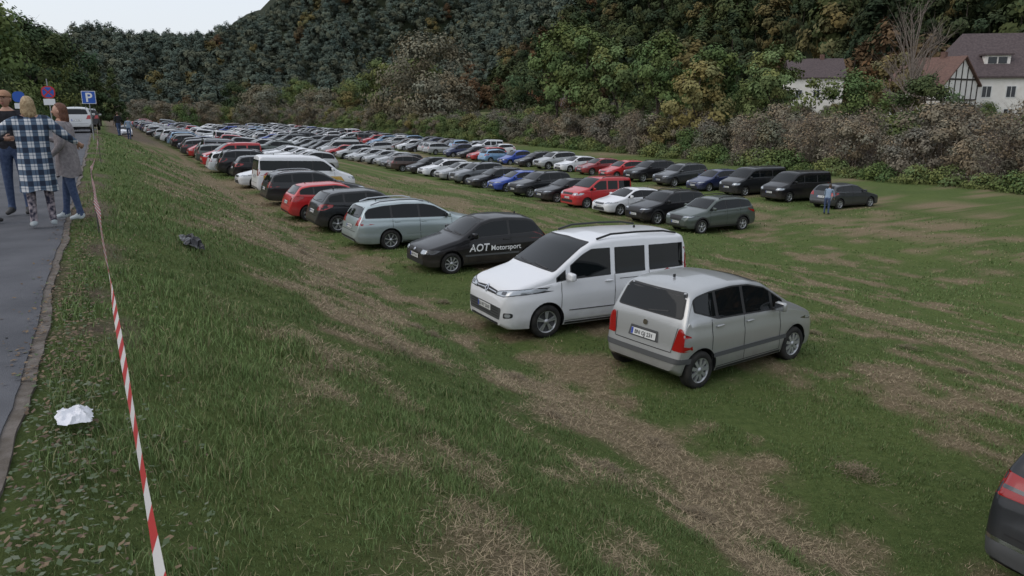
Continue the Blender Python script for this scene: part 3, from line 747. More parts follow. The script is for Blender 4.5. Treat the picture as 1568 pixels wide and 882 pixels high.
def tree(name,seed,H,R,base,ncl,nlf,ls,lm,bk=bark,tr=.25,shape='round',nl=9,cs=.28,out=1.0,lv=.5):
    r=random.Random(seed);rg=np.random.RandomState(seed)
    V=[];F=[];MI=[]
    def add(v,f,m):
        o=len(V);V.extend(v);F.extend([tuple(i+o for i in q) for q in f]);MI.extend([m]*len(f))
    lean=(r.uniform(-.05,.05)*H,r.uniform(-.05,.05)*H)
    th=H*(.82 if shape!='bush' else .4)
    tp=[(lean[0]*k/5+r.uniform(-.01,.01)*H,lean[1]*k/5+r.uniform(-.01,.01)*H,th*k/5-(.3 if k==0 else 0)) for k in range(6)]
    if shape!='bush': add(*tube(tp,[tr*(1.25 if k==0 else 1-k*.17) for k in range(6)]),0)
    cents=[]
    while len(cents)<ncl:
        z=base+(H-base)*r.random();t=(z-base)/(H-base)
        if shape=='round': rad=R*math.sqrt(max(0,1-(2*t-.85)**2/1.35))*(.9 if t<.1 else 1)
        elif shape=='cone': rad=R*(1-t)**.8+.15
        elif shape=='tall': rad=R*math.sin(math.pi*min(1,(t*.85+.12)))**.6
        else: rad=R*math.sqrt(max(0,1-t*t))
        an=r.random()*2*math.pi
        rad2=rad*(.68+.55*float(vnoise(math.cos(an)*2+seed*3.1+5,math.sin(an)*2+t*3+5)))
        q=rad2*(r.random()**.45)
        cents.append((q*math.cos(an)+lean[0]*t,q*math.sin(an)+lean[1]*t,z,t))
    for k in range(nl):
        c=cents[r.randrange(len(cents))]
        if shape=='bush': s0=Vector((r.uniform(-.3,.3)*R,r.uniform(-.3,.3)*R,0))
        else:
            zz=max(base*.7,c[2]*r.uniform(.45,.75));s0=Vector((lean[0]*zz/th,lean[1]*zz/th,zz))
        e=Vector(c[:3]);m_=(s0+e)/2+Vector((r.uniform(-.3,.3),r.uniform(-.3,.3),r.uniform(0,.12)*H*.5))
        rr=tr*.38
        add(*tube([s0,(s0+m_)/2,m_,(m_+e)/2,e],[rr,rr*.8,rr*.6,rr*.4,rr*.15],5),0)
        for j in range(3 if nlf>0 else 7):
            e2=e+Vector((r.uniform(-1,1),r.uniform(-1,1),r.uniform(-.1,1.1)))*R*.4
            st=s0.lerp(e,r.uniform(.4,1)) if nlf==0 else e
            add(*tube([st,(st+e2)/2+Vector((0,0,.1)),e2],[rr*.3,rr*.2,rr*.06],4),0)
    vb=len(V)
    if nlf>0:
        cp=np.array(cents);k=rg.randint(0,ncl,nlf)
        crad=R*cs*(.65+.7*rg.rand(ncl))
        d=rg.normal(size=(nlf,3));d/=np.linalg.norm(d,axis=1)[:,None]
        q=rg.rand(nlf)**.45
        pos=cp[k,:3]+d*(q*crad[k])[:,None]*np.array([1,1,.75])
        pos[:,2]=np.maximum(pos[:,2],.05)
        cen=np.array([lean[0]*.5,lean[1]*.5,base+(H-base)*.4])
        od=(pos-cen)/np.array([R,R,(H-base)*.55])
        nrm=rg.normal(size=(nlf,3))*.5+d*.9+od*out+np.array([0,0,.25]);nrm/=np.linalg.norm(nrm,axis=1)[:,None]
        a=np.cross(nrm,rg.normal(size=(nlf,3)));a/=np.linalg.norm(a,axis=1)[:,None];b_=np.cross(nrm,a)
        s=ls*rg.uniform(.6,1.3,nlf)
        a=a*s[:,None]*.6;b_=b_*s[:,None]*.42
        LV=np.stack([pos-a,pos+b_-a*.1,pos+a,pos-b_+a*.15],1).reshape(-1,3)
        LF=(np.arange(nlf*4)+vb).reshape(-1,4)
        V=V+[tuple(x) for x in LV];F=F+[tuple(x) for x in LF.tolist()];MI=MI+[1]*nlf
        cl=1-lv/2+lv*rg.rand(ncl)
        lum=cl[k]*rg.uniform(.85,1.15,nlf)
    me=bpy.data.meshes.new(name);me.from_pydata([tuple(v) for v in V],[],F)
    me.materials.append(bk);me.materials.append(lm or bk);me.polygons.foreach_set('material_index',np.array(MI,dtype=np.int32))
    C=np.ones((len(V),4),dtype=np.float32)
    if nlf>0:
        hue=rg.rand(ncl)[k]
        L3=np.stack([lum*(1+.25*(hue-.5)),lum,lum*(1-.2*(hue-.5))],-1)
        C[vb:,:3]=np.repeat(L3,4,axis=0)
    at=me.color_attributes.new('Col','FLOAT_COLOR','POINT');at.data.foreach_set('color',C.ravel())
    me.update();return me
LG=leafmat('leaf_green',(.10,.145,.052),(.15,.18,.07));LD=leafmat('leaf_dark',(.055,.08,.038),(.09,.115,.05))
LW=leafmat('leaf_willow',(.175,.165,.115),(.19,.175,.125));LB=leafmat('leaf_brownish',(.20,.17,.12),(.24,.20,.14))
LY=leafmat('leaf_yellowish',(.22,.205,.08),(.2,.17,.08))
LGY=leafmat('leaf_thicket',(.19,.165,.13),(.16,.155,.105))
LF1=leafmat('leaf_hill',(.034,.050,.027),(.075,.092,.042));LF2=leafmat('leaf_hill_green',(.06,.085,.036),(.105,.12,.05));LA=leafmat('leaf_autumn',(.15,.088,.048),(.105,.078,.042))
LH=leafmat('leaf_hazy',(.085,.105,.082),(.125,.145,.105));LFY=leafmat('leaf_hill_yellow',(.16,.14,.06),(.13,.11,.05))  # leaf_hazy: distance haze is painted into the far trees' leaf colour
TT={'oak':tree('t_oak',1,13,5.5,2.2,60,9000,.36,LG),'oak2':tree('t_oak2',2,13,4.6,2.0,55,8000,.36,LG,shape='tall'),
'ash':tree('t_ash',3,14,3.6,2.5,50,7500,.34,LG,shape='tall',cs=.33),
'willow':tree('t_willow',4,15,7.5,1.5,90,12000,.38,LW),'willow2':tree('t_willow2',5,9,5.5,.8,60,8000,.36,LW),
'dark':tree('t_dark',6,13,5.5,1.5,60,8500,.38,LD),'yel':tree('t_yel',7,9,3.6,1.5,40,5000,.32,LY),'bare':tree('t_bare',8,13,3.2,3,40,0,.3,None,bk=barkp,tr=.18,shape='tall',nl=44),
'pine':tree('t_pine',9,13,2.6,1.0,70,6000,.36,LD,shape='cone'),'aut':tree('t_aut',10,12,4.6,1.5,55,7000,.36,LA)}
def instancer(name,pts,rots,scls,idxs,meshes):
    coll=bpy.data.collections.new(name+'_parts')
    for i,m in enumerate(meshes):
        coll.objects.link(bpy.data.objects.new('%s_part_%02d'%(name,i),m))
    me=bpy.data.meshes.new(name);me.from_pydata([tuple(p) for p in pts],[],[])
    a=me.attributes.new('rot','FLOAT_VECTOR','POINT');a.data.foreach_set('vector',np.asarray(rots,dtype=np.float32).ravel())
    a=me.attributes.new('scl','FLOAT_VECTOR','POINT');a.data.foreach_set('vector',np.asarray(scls,dtype=np.float32).ravel())
    a=me.attributes.new('idx','INT','POINT');a.data.foreach_set('value',np.asarray(idxs,dtype=np.int32).ravel())
    o=bpy.data.objects.new(name,me);link(o)
    ng=bpy.data.node_groups.new(name,'GeometryNodeTree')
    ng.interface.new_socket('Geometry',in_out='INPUT',socket_type='NodeSocketGeometry');ng.interface.new_socket('Geometry',in_out='OUTPUT',socket_type='NodeSocketGeometry')
    n=ng.nodes.new;gi=n('NodeGroupInput');go=n('NodeGroupOutput');ip=n('GeometryNodeInstanceOnPoints');ci=n('GeometryNodeCollectionInfo')
    ci.inputs['Collection'].default_value=coll;ci.inputs['Separate Children'].default_value=True;ci.inputs['Reset Children'].default_value=True
    def na(nm,t):
        x=n('GeometryNodeInputNamedAttribute');x.data_type=t;x.inputs['Name'].default_value=nm
        return [q for q in x.outputs if q.enabled and q.name=='Attribute'][0]
    l=ng.links.new
    l(gi.outputs[0],ip.inputs['Points']);l(ci.outputs[0],ip.inputs['Instance']);ip.inputs['Pick Instance'].default_value=True
    l(na('idx','INT'),ip.inputs['Instance Index'])
    er=n('FunctionNodeEulerToRotation');l(na('rot','FLOAT_VECTOR'),er.inputs[0]);l(er.outputs[0],ip.inputs['Rotation'])
    l(na('scl','FLOAT_VECTOR'),ip.inputs['Scale']);l(ip.outputs[0],go.inputs[0])
    md=o.modifiers.new('inst','NODES');md.node_group=ng
    return o
def ftree(nm,seed,lm,shape,H=13,R=5.2,n=2400):
    return tree(nm,seed,H,R,1.5,34,n,.72,lm,shape=shape,nl=2,cs=.32,out=2.2,lv=.35)
FM=[ftree('f0',11,LF1,'round'),ftree('f1',12,LF1,'tall'),ftree('f2',13,LF2,'round'),ftree('f3',14,LA,'round'),ftree('f4',15,LF1,'cone',15,3.4),ftree('f5',16,LF1,'round',14,5.6),ftree('f6',17,LH,'round'),ftree('f7',18,LH,'tall'),ftree('f8',19,LFY,'round')]
def forest():
    pts=[];rot=[];scl=[];ix=[]
    def add(P,Q,far):
        z=hgt(P,Q)
        for p,q,zz in zip(P,Q,z):
            pts.append((WX(p,q),WY(p,q),zz-.6));rot.append((0,0,random.uniform(0,6.28)));s=random.uniform(.65,1.4);scl.append((s,s,s*random.uniform(.85,1.2)))
            au=float(fbm(p*.012+3,q*.015,2))
            c=random.random()
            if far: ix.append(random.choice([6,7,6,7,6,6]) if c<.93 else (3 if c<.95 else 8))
            elif au>.48 and c<.55: ix.append(3)
            elif c>.94: ix.append(8)
            else: ix.append(random.choice([0,1,5,4,2,5,0,1,0,2]))
    def grid(p0,p1,q0,q1,st,cond,far):
        P,Q=np.meshgrid(np.arange(p0,p1,st),np.arange(q0,q1,st));P=P.ravel()+rng.uniform(-.45,.45,P.size)*st;Q=Q.ravel()+rng.uniform(-.45,.45,Q.size)*st
        k=cond(P,Q);add(P[k],Q[k],far)
    grid(-100,330,146,290,8.2,lambda P,Q:(Q<300),False)
    grid(330,560,135,320,10,lambda P,Q:Q>0,True)
    grid(380,660,-140,330,10.5,lambda P,Q:(Q<135)|(P>560),True)
    grid(200,460,-200,-60,12,lambda P,Q:Q<0,True)
    instancer('hillside_forest',pts,rot,scl,ix,FM)
forest()
K=1.3
def ptree(t,P,Q,s=1,name='deciduous_tree',sz=None,k=K):
    P*=k;Q*=k;s*=k if k!=1 else 1
    o=bpy.data.objects.new(name,TT[t]);link(o);o.location=(WX(P,Q),WY(P,Q),gz(P,Q)-.1);o.rotation_euler=(0,0,random.uniform(0,6.28));o.scale=(s,s,sz or s)
    return o
ptree('willow',132,53,1.15,'willow_tree');ptree('willow2',121,51,1.1,'willow_tree')
ptree('ash',85,52,1.02,'ash_tree');ptree('ash',79,53,.96,'ash_tree');ptree('oak2',74,54,.9);ptree('ash',66,53,.84,'ash_tree');ptree('oak2',60,55,.78)
ptree('yel',57,51,.95,'hazel_tree');ptree('oak2',52,56,.76);ptree('oak',47,60,.58);ptree('dark',44,66,.55)
ptree('oak',150,58,1.1);ptree('oak2',165,56,1.1);ptree('dark',175,60,1.0);ptree('oak',188,56,.85);ptree('willow2',200,54,1.0,'willow_tree');ptree('willow2',215,52,1.0,'willow_tree')
ptree('oak',230,54,.9);ptree('oak2',246,56,1.0);ptree('yel',180,52,.9,'hazel_tree');ptree('oak',262,50,.9);ptree('dark',280,42,1);ptree('willow2',240,44,1.2,'willow_tree')
ptree('dark',110,62,.9);ptree('aut',98,66,.85,'maple_tree');ptree('dark',90,70,.85);ptree('oak',72,74,.6)
ptree('bare',50,73,1.1,'bare_tree');ptree('yel',54,76,1.0,'maple_tree');ptree('aut',118,70,.85,'maple_tree')
for t,P,Q,s in (('dark',66,-9,.62),('dark',76,-13,.8),('oak',84,-8,.9),('dark',95,-11,1.0),('dark',108,-7,1.0),('oak',60,-15,.5),('dark',120,-12,1.2),('dark',55,-12,.45),('oak',135,-8,1.1),('dark',150,-6,1.2),('oak',170,-10,1.3)):
    ptree(t,P,Q,s,k=1)
ptree('pine',175,0,1.0,'spruce_tree',k=1);ptree('pine',181,3,.9,'spruce_tree',k=1)
BM=[tree('b0',31,3.6,2.6,.1,34,4600,.17,LGY,shape='bush',nl=40,tr=.08,cs=.3,bk=barkp,lv=.4),tree('b1',32,4.2,2.4,.1,34,4200,.17,LB,shape='bush',nl=46,tr=.08,cs=.3,bk=barkp,lv=.4),
tree('b2',33,3.4,2.8,.1,34,4600,.19,LG,shape='bush',nl=14,tr=.08,cs=.3),tree('b3',34,3.8,2.4,.1,30,4000,.19,LY,shape='bush',nl=14,tr=.08),tree('b4',35,4.2,2.4,.2,34,1500,.15,LB,shape='bush',nl=90,tr=.06,cs=.3,bk=barkp),
tree('b5',36,1.5,2.2,.02,30,3600,.17,LG,shape='bush',nl=6,tr=.05,cs=.35)]
def bushes():
    pts=[];rot=[];scl=[];ix=[]
    def ad(P,Q,i,s,sz=None):
        pts.append((WX(P,Q),WY(P,Q),gz(P,Q)-.15));rot.append((0,0,random.uniform(0,6.28)));scl.append((s,s,sz or s));ix.append(i)
    P=-8
    while P<400:
        for Q0 in (61,65,69,74):
            Q=Q0+random.uniform(-1.6,1.6)-(2*math.sin(P*.05))
            k=random.random()
            if P<64: i=4 if k<.4 else (0 if k<.65 else (1 if k<.93 else 2))
            elif P<143: i=2 if k<.3 else (0 if k<.62 else (1 if k<.8 else (4 if k<.92 else 3)))
            else: i=random.choice([0,1,2,2,3,1])
            ad(P+random.uniform(-1,1),Q,i,random.uniform(.85,1.35)*(1.1 if Q0>66 else .95)*(1.2 if P>170 else 1))
        if P<64 or random.random()<.6: ad(P,58.8+random.uniform(-.8,.7)-2*math.sin(P*.05),5,random.uniform(.6,1.2))
        P+=2.7
    for k in range(80):
        ad(random.uniform(245,360),random.uniform(-8,66),random.choice([0,1,2,3]),random.uniform(1.1,2.0))
    for k in range(26): ad(random.uniform(55,190),random.uniform(-9,-6),random.choice([5,2,2]),random.uniform(.8,1.3))
    for k in range(230):
        p,q=random.uniform(-10,200),random.uniform(78,132)
        ad(p,q,random.choice([2,2,0,3,5]),random.uniform(.6,.95) if 50<p<100 else random.uniform(.8,1.3))
    instancer('riverside_bushes',pts,rot,scl,ix,BM)
bushes()
# ------------------------------------------------------------ houses
wallw=noisy('render_white',(.72,.69,.64),(.8,.77,.73),1.5,.9);tile=noisy('roof_tiles',(.075,.058,.06),(.115,.09,.09),4,.85,.4);tiler=noisy('roof_tiles_red',(.12,.072,.06),(.17,.10,.08),4,.85,.4)
timber=simple('timber',(.035,.028,.022),.8);wglass=simple('house_window',(.02,.025,.03),.1);wframe=simple('window_frame',(.7,.7,.68),.5)
def child(o,par): o.parent=par;return o
def boxm(name,boxes,mat):
    v=[];f=[]
    for (x0,x1,y0,y1,z0,z1) in boxes:
        o=len(v);v+=[(x0,y0,z0),(x1,y0,z0),(x1,y1,z0),(x0,y1,z0),(x0,y0,z1),(x1,y0,z1),(x1,y1,z1),(x0,y1,z1)]
        f+=[tuple(i+o for i in q) for q in ((0,3,2,1),(4,5,6,7),(0,1,5,4),(1,2,6,5),(2,3,7,6),(3,0,4,7))]
    return mesh_obj(name,v,f,[mat])
def house(name,P,Q,z,yaw,w,d,eave,ridge,roofm,timbered=False,hip=0,dormer=False,sc=1):
    e=bpy.data.objects.new(name,None);link(e);e.location=(WX(P,Q),WY(P,Q),z);e.rotation_euler=(0,0,yaw);e.scale=(sc,sc,sc)
    x,y=w/2,d/2
    V=[(-x,-y,-3),(x,-y,-3),(x,y,-3),(-x,y,-3),(-x,-y,eave),(x,-y,eave),(x,y,eave),(-x,y,eave),(-x+hip,0,ridge-.05),(x-hip,0,ridge-.05)]
    F_=[(0,1,5,4),(2,3,7,6),(1,2,6,9,5),(3,0,4,8,7)]
    child(mesh_obj('walls',V,F_,[wallw]),e)
    ov=.45;s=(ridge-eave)/y;t=.22
    R=[(-x-ov,-y-ov,eave-s*ov),(x+ov,-y-ov,eave-s*ov),(x+ov-hip,0,ridge),(-x-ov+hip,0,ridge),(x+ov,y+ov,eave-s*ov),(-x-ov,y+ov,eave-s*ov)]
    R2=[(a,b_,c_+t) for a,b_,c_ in R]
    Fr=[(6,7,8,9),(9,8,10,11),(0,3,2,1),(3,5,4,2),(0,1,7,6),(5,11,10,4),(1,2,8,7),(2,4,10,8),(0,6,9,3),(3,9,11,5)]
    if hip: Fr+=[(7,10,8),(6,9,11)]
    child(mesh_obj('roof',R+R2,Fr,[roofm]),e)
    child(boxm('chimney',[(x*.2,x*.2+.7,-.3,.3,ridge-1,ridge+.9)],tiler),e)
    gl=[];fr=[]
    nf=max(1,int(eave//2.7))
    nx=max(2,int(w//2.6))
    for fl in range(nf):
        for k in range(nx):
            cx=-x+w*(k+.5)/nx;cz=fl*2.8+1.5
            fr.append((cx-.6,cx+.6,-y-.05,-y+.02,cz-.75,cz+.75));gl+=[(cx-.5,cx-.04,-y-.065,-y-.052,cz-.65,cz+.65),(cx+.04,cx+.5,-y-.065,-y-.052,cz-.65,cz+.65)]
        for k in range(3):
            cy=-y+d*(k+.5)/3;cz=fl*2.8+1.5
            for sx in (-1,1):
                a=sx*x;fr.append((min(a-.02*sx,a+.05*sx),max(a-.02*sx,a+.05*sx),cy-.5,cy+.5,cz-.7,cz+.7));b1,b2=a+.052*sx,a+.065*sx;gl.append((min(b1,b2),max(b1,b2),cy-.4,cy+.4,cz-.6,cz+.6))
    child(boxm('window_frames',fr,wframe),e);child(boxm('windows',gl,wglass),e)
    if timbered:
        bs=[]
        for fl in range(nf+1): bs.append((-x,x,-y-.07,-y,fl*2.8-.1,fl*2.8+.12))
        for k in range(nx*2+1):
            cx=-x+w*k/(nx*2);bs.append((cx-.09,cx+.09,-y-.068,-y,0,eave))
        for sx in (-1,1):
            for fl in range(nf+2):
                hw=y if fl*2.8<=eave else y*(ridge-fl*2.8)/(ridge-eave)
                if hw>0: bs.append((min(sx*x,sx*(x+.07)),max(sx*x,sx*(x+.07)),-hw,hw,fl*2.8-.1,fl*2.8+.12))
            for k in range(7):
                cy=-y+d*k/6;top=eave+(ridge-eave)*(1-abs(cy)/y)-.1
                bs.append((min(sx*x,sx*(x+.068)),max(sx*x,sx*(x+.068)),cy-.09,cy+.09,0,top))
        child(boxm('timber_frame',bs,timber),e)
        v=[];f=[]
        for sx in (-1,1):
            for k in (0,2,3,5):
                for fl in range(nf):
                    y0=-y+d*k/6;y1=y0+d/6
                    if k%2: y0,y1=y1,y0
                    o=len(v);X=sx*(x+.072);v+=[(X,y0,fl*2.8+.1),(X,y0+.2,fl*2.8+.1),(X,y1,fl*2.8+2.6),(X,y1-.2,fl*2.8+2.6)];f.append((o,o+1,o+2,o+3))
        child(mesh_obj('braces',v,f,[timber]),e)
    if dormer:
        z0=eave+.9;xo=-x*.35;child(boxm('dormer_walls',[(xo-1.5,xo+1.5,-y*.78,-.5,z0,z0+1.5)],wallw),e);child(boxm('dormer_roof',[(xo-1.8,xo+1.8,-y*.78-.3,-.2,z0+1.5,z0+1.72)],roofm),e)
        child(boxm('dormer_windows',[(xo-1.1,xo-.1,-y*.78-.04,-y*.78+.01,z0+.5,z0+1.3),(xo+.1,xo+1.1,-y*.78-.04,-y*.78+.01,z0+.5,z0+1.3)],wglass),e)
    return e
house('white_house',72,127.5,1.4,math.radians(-10),17,11,6.4,11.6,tile,hip=3,dormer=True,sc=1.2)
house('half_timbered_house',74.5,113,2.4,math.radians(-58),8,9,5,8.6,tiler,timbered=True,sc=1.05)
house('village_house',110,128,5.2,math.radians(-10),9,8,4.5,7.6,tile,sc=1.1)
house('village_house',175,105,.5,math.radians(-20),8,7,4.2,7.4,tile,sc=1.0)
# ------------------------------------------------------------ tape, stakes, litter
mr=simple('tape_red',(.55,.035,.035),.35);mw=simple('tape_white',(.76,.75,.74),.35);stk=simple('stake_steel',(.05,.045,.04),.6)
def tape(name,a,b,sag,w=.055,seed=1,per=.13):
    a=Vector(a);b=Vector(b);L_=(b-a).length;n=int(L_/per);v=[];f=[];mi=[]
    sub=4;d=(b-a).normalized();lat=Vector((-d.y,d.x,0))
    for i in range(n*sub+1):
        for k,off in ((1,0),(-1,per*.28)):
            t=min(1,max(0,(i/sub*per+off)/L_))
            c=a.lerp(b,t);c.z-=sag*4*t*(1-t);tw=.1+.35*math.sin(t*7+seed)+.12*math.sin(t*31)
            up=Vector((0,0,math.cos(tw)))+lat*math.sin(tw);v.append(c+up*w/2*k*(.88+.12*math.sin(t*50)))
        if i: q=2*(i-1);f.append((q,q+1,q+3,q+2));mi.append(((i-1)//sub)%2)
    return mesh_obj(name,v,f,[mr,mw],mi,True)
tape('barrier_tape',wp(-1.2,.05,3.42),wp(11.3,-.17,3.42),.02,.075,seed=3)
tape('barrier_tape',wp(11.3,-.17,3.42),wp(26,-.1,3.3),.10,.05,2,.16)
tape('barrier_tape',wp(26,-.1,3.3),wp(44,-.15,3.35),.15,.05,3,.2)
def stake(P,Q,h=.85,r=.009):
    z=gz(P,Q);v,f=tube([wp(P,Q,z-.1),wp(P+.02,Q,z+h*.5),wp(P,Q,z+h)],[r,r,r],8);mesh_obj('barrier_stake',v,f,[stk],smooth=True)
stake(11.3,-.17);stake(26,-.1,.75);stake(44,-.15,.8);stake(-1.2,.05)
def sheet(name,P,Q,w,l,h,mat,seed,lift=.04,rot=.3):
    # a crumpled flat sheet: folded ridges over an irregular outline
    n=40;v=[];f=[];z0=gz(P,Q)
    for i in range(n+1):
        for j in range(n+1):
            a,b_=i/n*2-1,j/n*2-1
            r1=abs(float(vnoise(a*2.3+seed,b_*2.3+seed))-.5)*2;r2=abs(float(vnoise(a*5+seed+9,b_*5+3))-.5)*2
            k=1+.35*(float(vnoise(math.atan2(b_,a)*1.6+seed+9,3.3))-.5)
            e=max(abs(a),abs(b_))
            v.append((a*w*k+(r2-.4)*.12*w,b_*l*k+(r1-.4)*.12*l,h*(1-.75*e*e)*(.35+1.1*(1-r1)*.7+.5*(1-r2)*.5)))
            if i and j:
                q=(i-1)*(n+1)+j-1;f.append((q,q+1,q+n+2,q+n+1))
    o=mesh_obj(name,v,f,[mat]);o.location=wp(P,Q,z0+lift);sl_=(gz(P,Q+.3)-gz(P,Q-.3))/.6
    o.rotation_euler=(0,-math.atan(sl_),A+rot*0);return o
sheet('crumpled_paper',4.22,-.28,.085,.11,.055,simple('paper_white',(.72,.73,.77),.6),3,.05)
sheet('black_plastic_bag',11.9,1.0,.16,.36,.13,simple('bag_black',(.012,.012,.014),.25),5,.05)
def leaves():
    v=[];f=[];mi=[]
    ms=[simple('leaf_litter_a',(.10,.065,.04),.8),simple('leaf_litter_b',(.17,.12,.07),.8),simple('leaf_litter_c',(.07,.10,.045),.8),simple('leaf_litter_d',(.12,.14,.09),.8)]
    for k in range(6500):
        P=1.0+(random.random()**1.5)*17;Q=-.38+random.gauss(0,.14) if random.random()<.8 else random.uniform(-.6,.3)
        if P>8 and random.random()<.3: continue
        if P<5 and Q<-.52: continue
        z=gz(P,Q)+(.034 if Q<-.47 else .03)+random.uniform(0,.012)
        s=random.uniform(.008,.022);a=random.uniform(0,6.28);c=Vector(wp(P,Q,z))
        u=Vector((math.cos(a),math.sin(a),random.uniform(-.4,.4)))*s;w=Vector((-math.sin(a),math.cos(a),random.uniform(-.4,.4)))*s*.6
        o=len(v);v+=[c-u,c+w-u*.2,c+u,c-w-u*.1];f.append((o,o+1,o+2,o+3));mi.append(random.choice([0,1,2,3,2,2] if P<5 else [0,1,1,0,2]))
    mesh_obj('fallen_leaves',v,f,ms,mi)
leaves()
# ------------------------------------------------------------ signs
galv=simple('galvanised',(.3,.31,.32),.4,.6)
def sign_post(P,Q,h,zb):
    v,f=tube([wp(P,Q,zb-.1),wp(P,Q,zb+h)],[.03,.03],10);return mesh_obj('pole',v,f,[galv],smooth=True)
def plate(w,h,mat,P,Q,z,th=.02,rad=0,off=0,name='plate'):
    pts=roundpoly([(-w/2,-h/2),(w/2,-h/2),(w/2,h/2),(-w/2,h/2)],rad or .02,6)
    v=[(a,-off-th,b_) for a,b_ in pts]+[(a,-off,b_) for a,b_ in pts];n=len(pts)
    f=[tuple(range(n)),tuple(range(2*n-1,n-1,-1))]+[(i,(i+1)%n,n+(i+1)%n,n+i) for i in range(n)]
    o=mesh_obj(name,v,f,[mat]);o.location=wp(P,Q,z);o.rotation_euler=(0,0,A);return o
sb=simple('sign_blue',(.015,.09,.42),.4);sw=simple('sign_white',(.75,.75,.75),.4);sr=simple('sign_red',(.5,.02,.02),.4)
e=bpy.data.objects.new('parking_sign',None);link(e)
for o in (sign_post(44,-.35,2.4,2.6),plate(.62,.62,sw,44,-.35,4.7,off=.03),plate(.57,.57,sb,44,-.35,4.7,off=.053,th=.004)): child(o,e)
cu=bpy.data.curves.new('letter','FONT');cu.body='P';cu.size=.62;cu.align_x='CENTER';cu.extrude=.003;cu.offset=.012;cu.materials.append(sw)
o=bpy.data.objects.new('letter_p',cu);link(o);o.location=Vector(wp(44,-.35,4.49))-Vector((DX,DY,0))*.065;o.rotation_euler=(math.pi/2,0,A);child(o,e)
e=bpy.data.objects.new('no_stopping_sign',None);link(e)
for o in (sign_post(45,-2.1,3.0,2.6),plate(.6,.6,sr,45,-2.1,4.95,off=.03,rad=.3),plate(.48,.48,sb,45,-2.1,4.95,off=.052,th=.004,rad=.24),plate(.5,.3,sw,45,-2.1,4.48,off=.03)): child(o,e)
for s_ in (1,-1):
    o=plate(.5,.06,sr,45,-2.1,4.95,off=.058,th=.003,name='cross_bar');o.rotation_euler=(0,math.radians(45*s_),A);o.location=Vector(o.location)-Vector((DX,DY,0))*(.001 if s_>0 else .005);child(o,e)
e=bpy.data.objects.new('pedestrian_sign',None);link(e)
for o in (sign_post(52,-3.9,2.5,2.6),plate(.6,.6,sb,52,-3.9,4.8,off=.03,rad=.3),plate(.5,.3,sw,52,-3.9,4.3,off=.03)): child(o,e)
# ------------------------------------------------------------ people
skinm=simple('skin',(.42,.24,.17),.55);denim=noisy('denim',(.04,.06,.12),(.07,.10,.18),30,.9);blackc=noisy('dark_cloth',(.014,.014,.018),(.03,.03,.036),20,.9)
greyc=noisy('grey_knit',(.21,.19,.2),(.30,.275,.28),25,.95,.4);hairb=noisy('hair_blonde',(.26,.18,.10),(.46,.35,.21),40,.6);hairr=noisy('hair_auburn',(.10,.045,.03),(.17,.08,.05),40,.6);hairg=noisy('hair_brown',(.05,.035,.025),(.09,.06,.04),40,.6)
shoew=simple('shoe_light',(.45,.5,.52),.6);shoed=simple('shoe_dark',(.03,.03,.03),.6);capm=simple('cap_brown',(.36,.2,.12),.8);bluec=noisy('light_blue_cloth',(.2,.27,.36),(.27,.34,.44),20,.9)
patt=noisy('patterned_trousers',(.03,.03,.05),(.35,.3,.32),22,.9,detail=1)
eyem=simple('eye_dark',(.02,.015,.012),.3);lipm=simple('lips',(.3,.1,.09),.5)
def plaid():
    m,nt,b=new_mat('plaid_cloth');N=nt.nodes.new;L=nt.links.new
    tc=N('ShaderNodeTexCoord');sp=N('ShaderNodeSeparateXYZ');L(tc.outputs['Object'],sp.inputs[0])
    def stripe(src,k,th,ph=0):
        a=N('ShaderNodeMath');a.operation='MULTIPLY_ADD';L(src,a.inputs[0]);a.inputs[1].default_value=k;a.inputs[2].default_value=ph
        f=N('ShaderNodeMath');f.operation='FRACT';L(a.outputs[0],f.inputs[0])
        c=N('ShaderNodeMath');c.operation='LESS_THAN';L(f.outputs[0],c.inputs[0]);c.inputs[1].default_value=th;return c.outputs[0]
    def addm(a,b_,op='ADD'):
        x=N('ShaderNodeMath');x.operation=op;L(a,x.inputs[0]);L(b_,x.inputs[1]) if not isinstance(b_,float) else setattr(x.inputs[1],'default_value',b_);return x.outputs[0]
    xs=addm(stripe(sp.outputs['X'],7.5,.48),addm(stripe(sp.outputs['X'],7.5,.08,.25),.6,'MULTIPLY'))
    zs=addm(stripe(sp.outputs['Z'],7.0,.48),addm(stripe(sp.outputs['Z'],7.0,.08,.25),.6,'MULTIPLY'))
    s=addm(addm(xs,zs),.5,'MULTIPLY')
    r=N('ShaderNodeValToRGB');e=r.color_ramp.elements;e[0].color=(.55,.56,.58,1);e[1].color=(.015,.025,.05,1);e[1].position=.95;k=r.color_ramp.elements.new(.5);k.color=(.08,.12,.18,1)
    L(s,r.inputs['Fac']);L(r.outputs[0],b.inputs['Base Color']);b.inputs['Roughness'].default_value=.9;return m
plm=plaid()
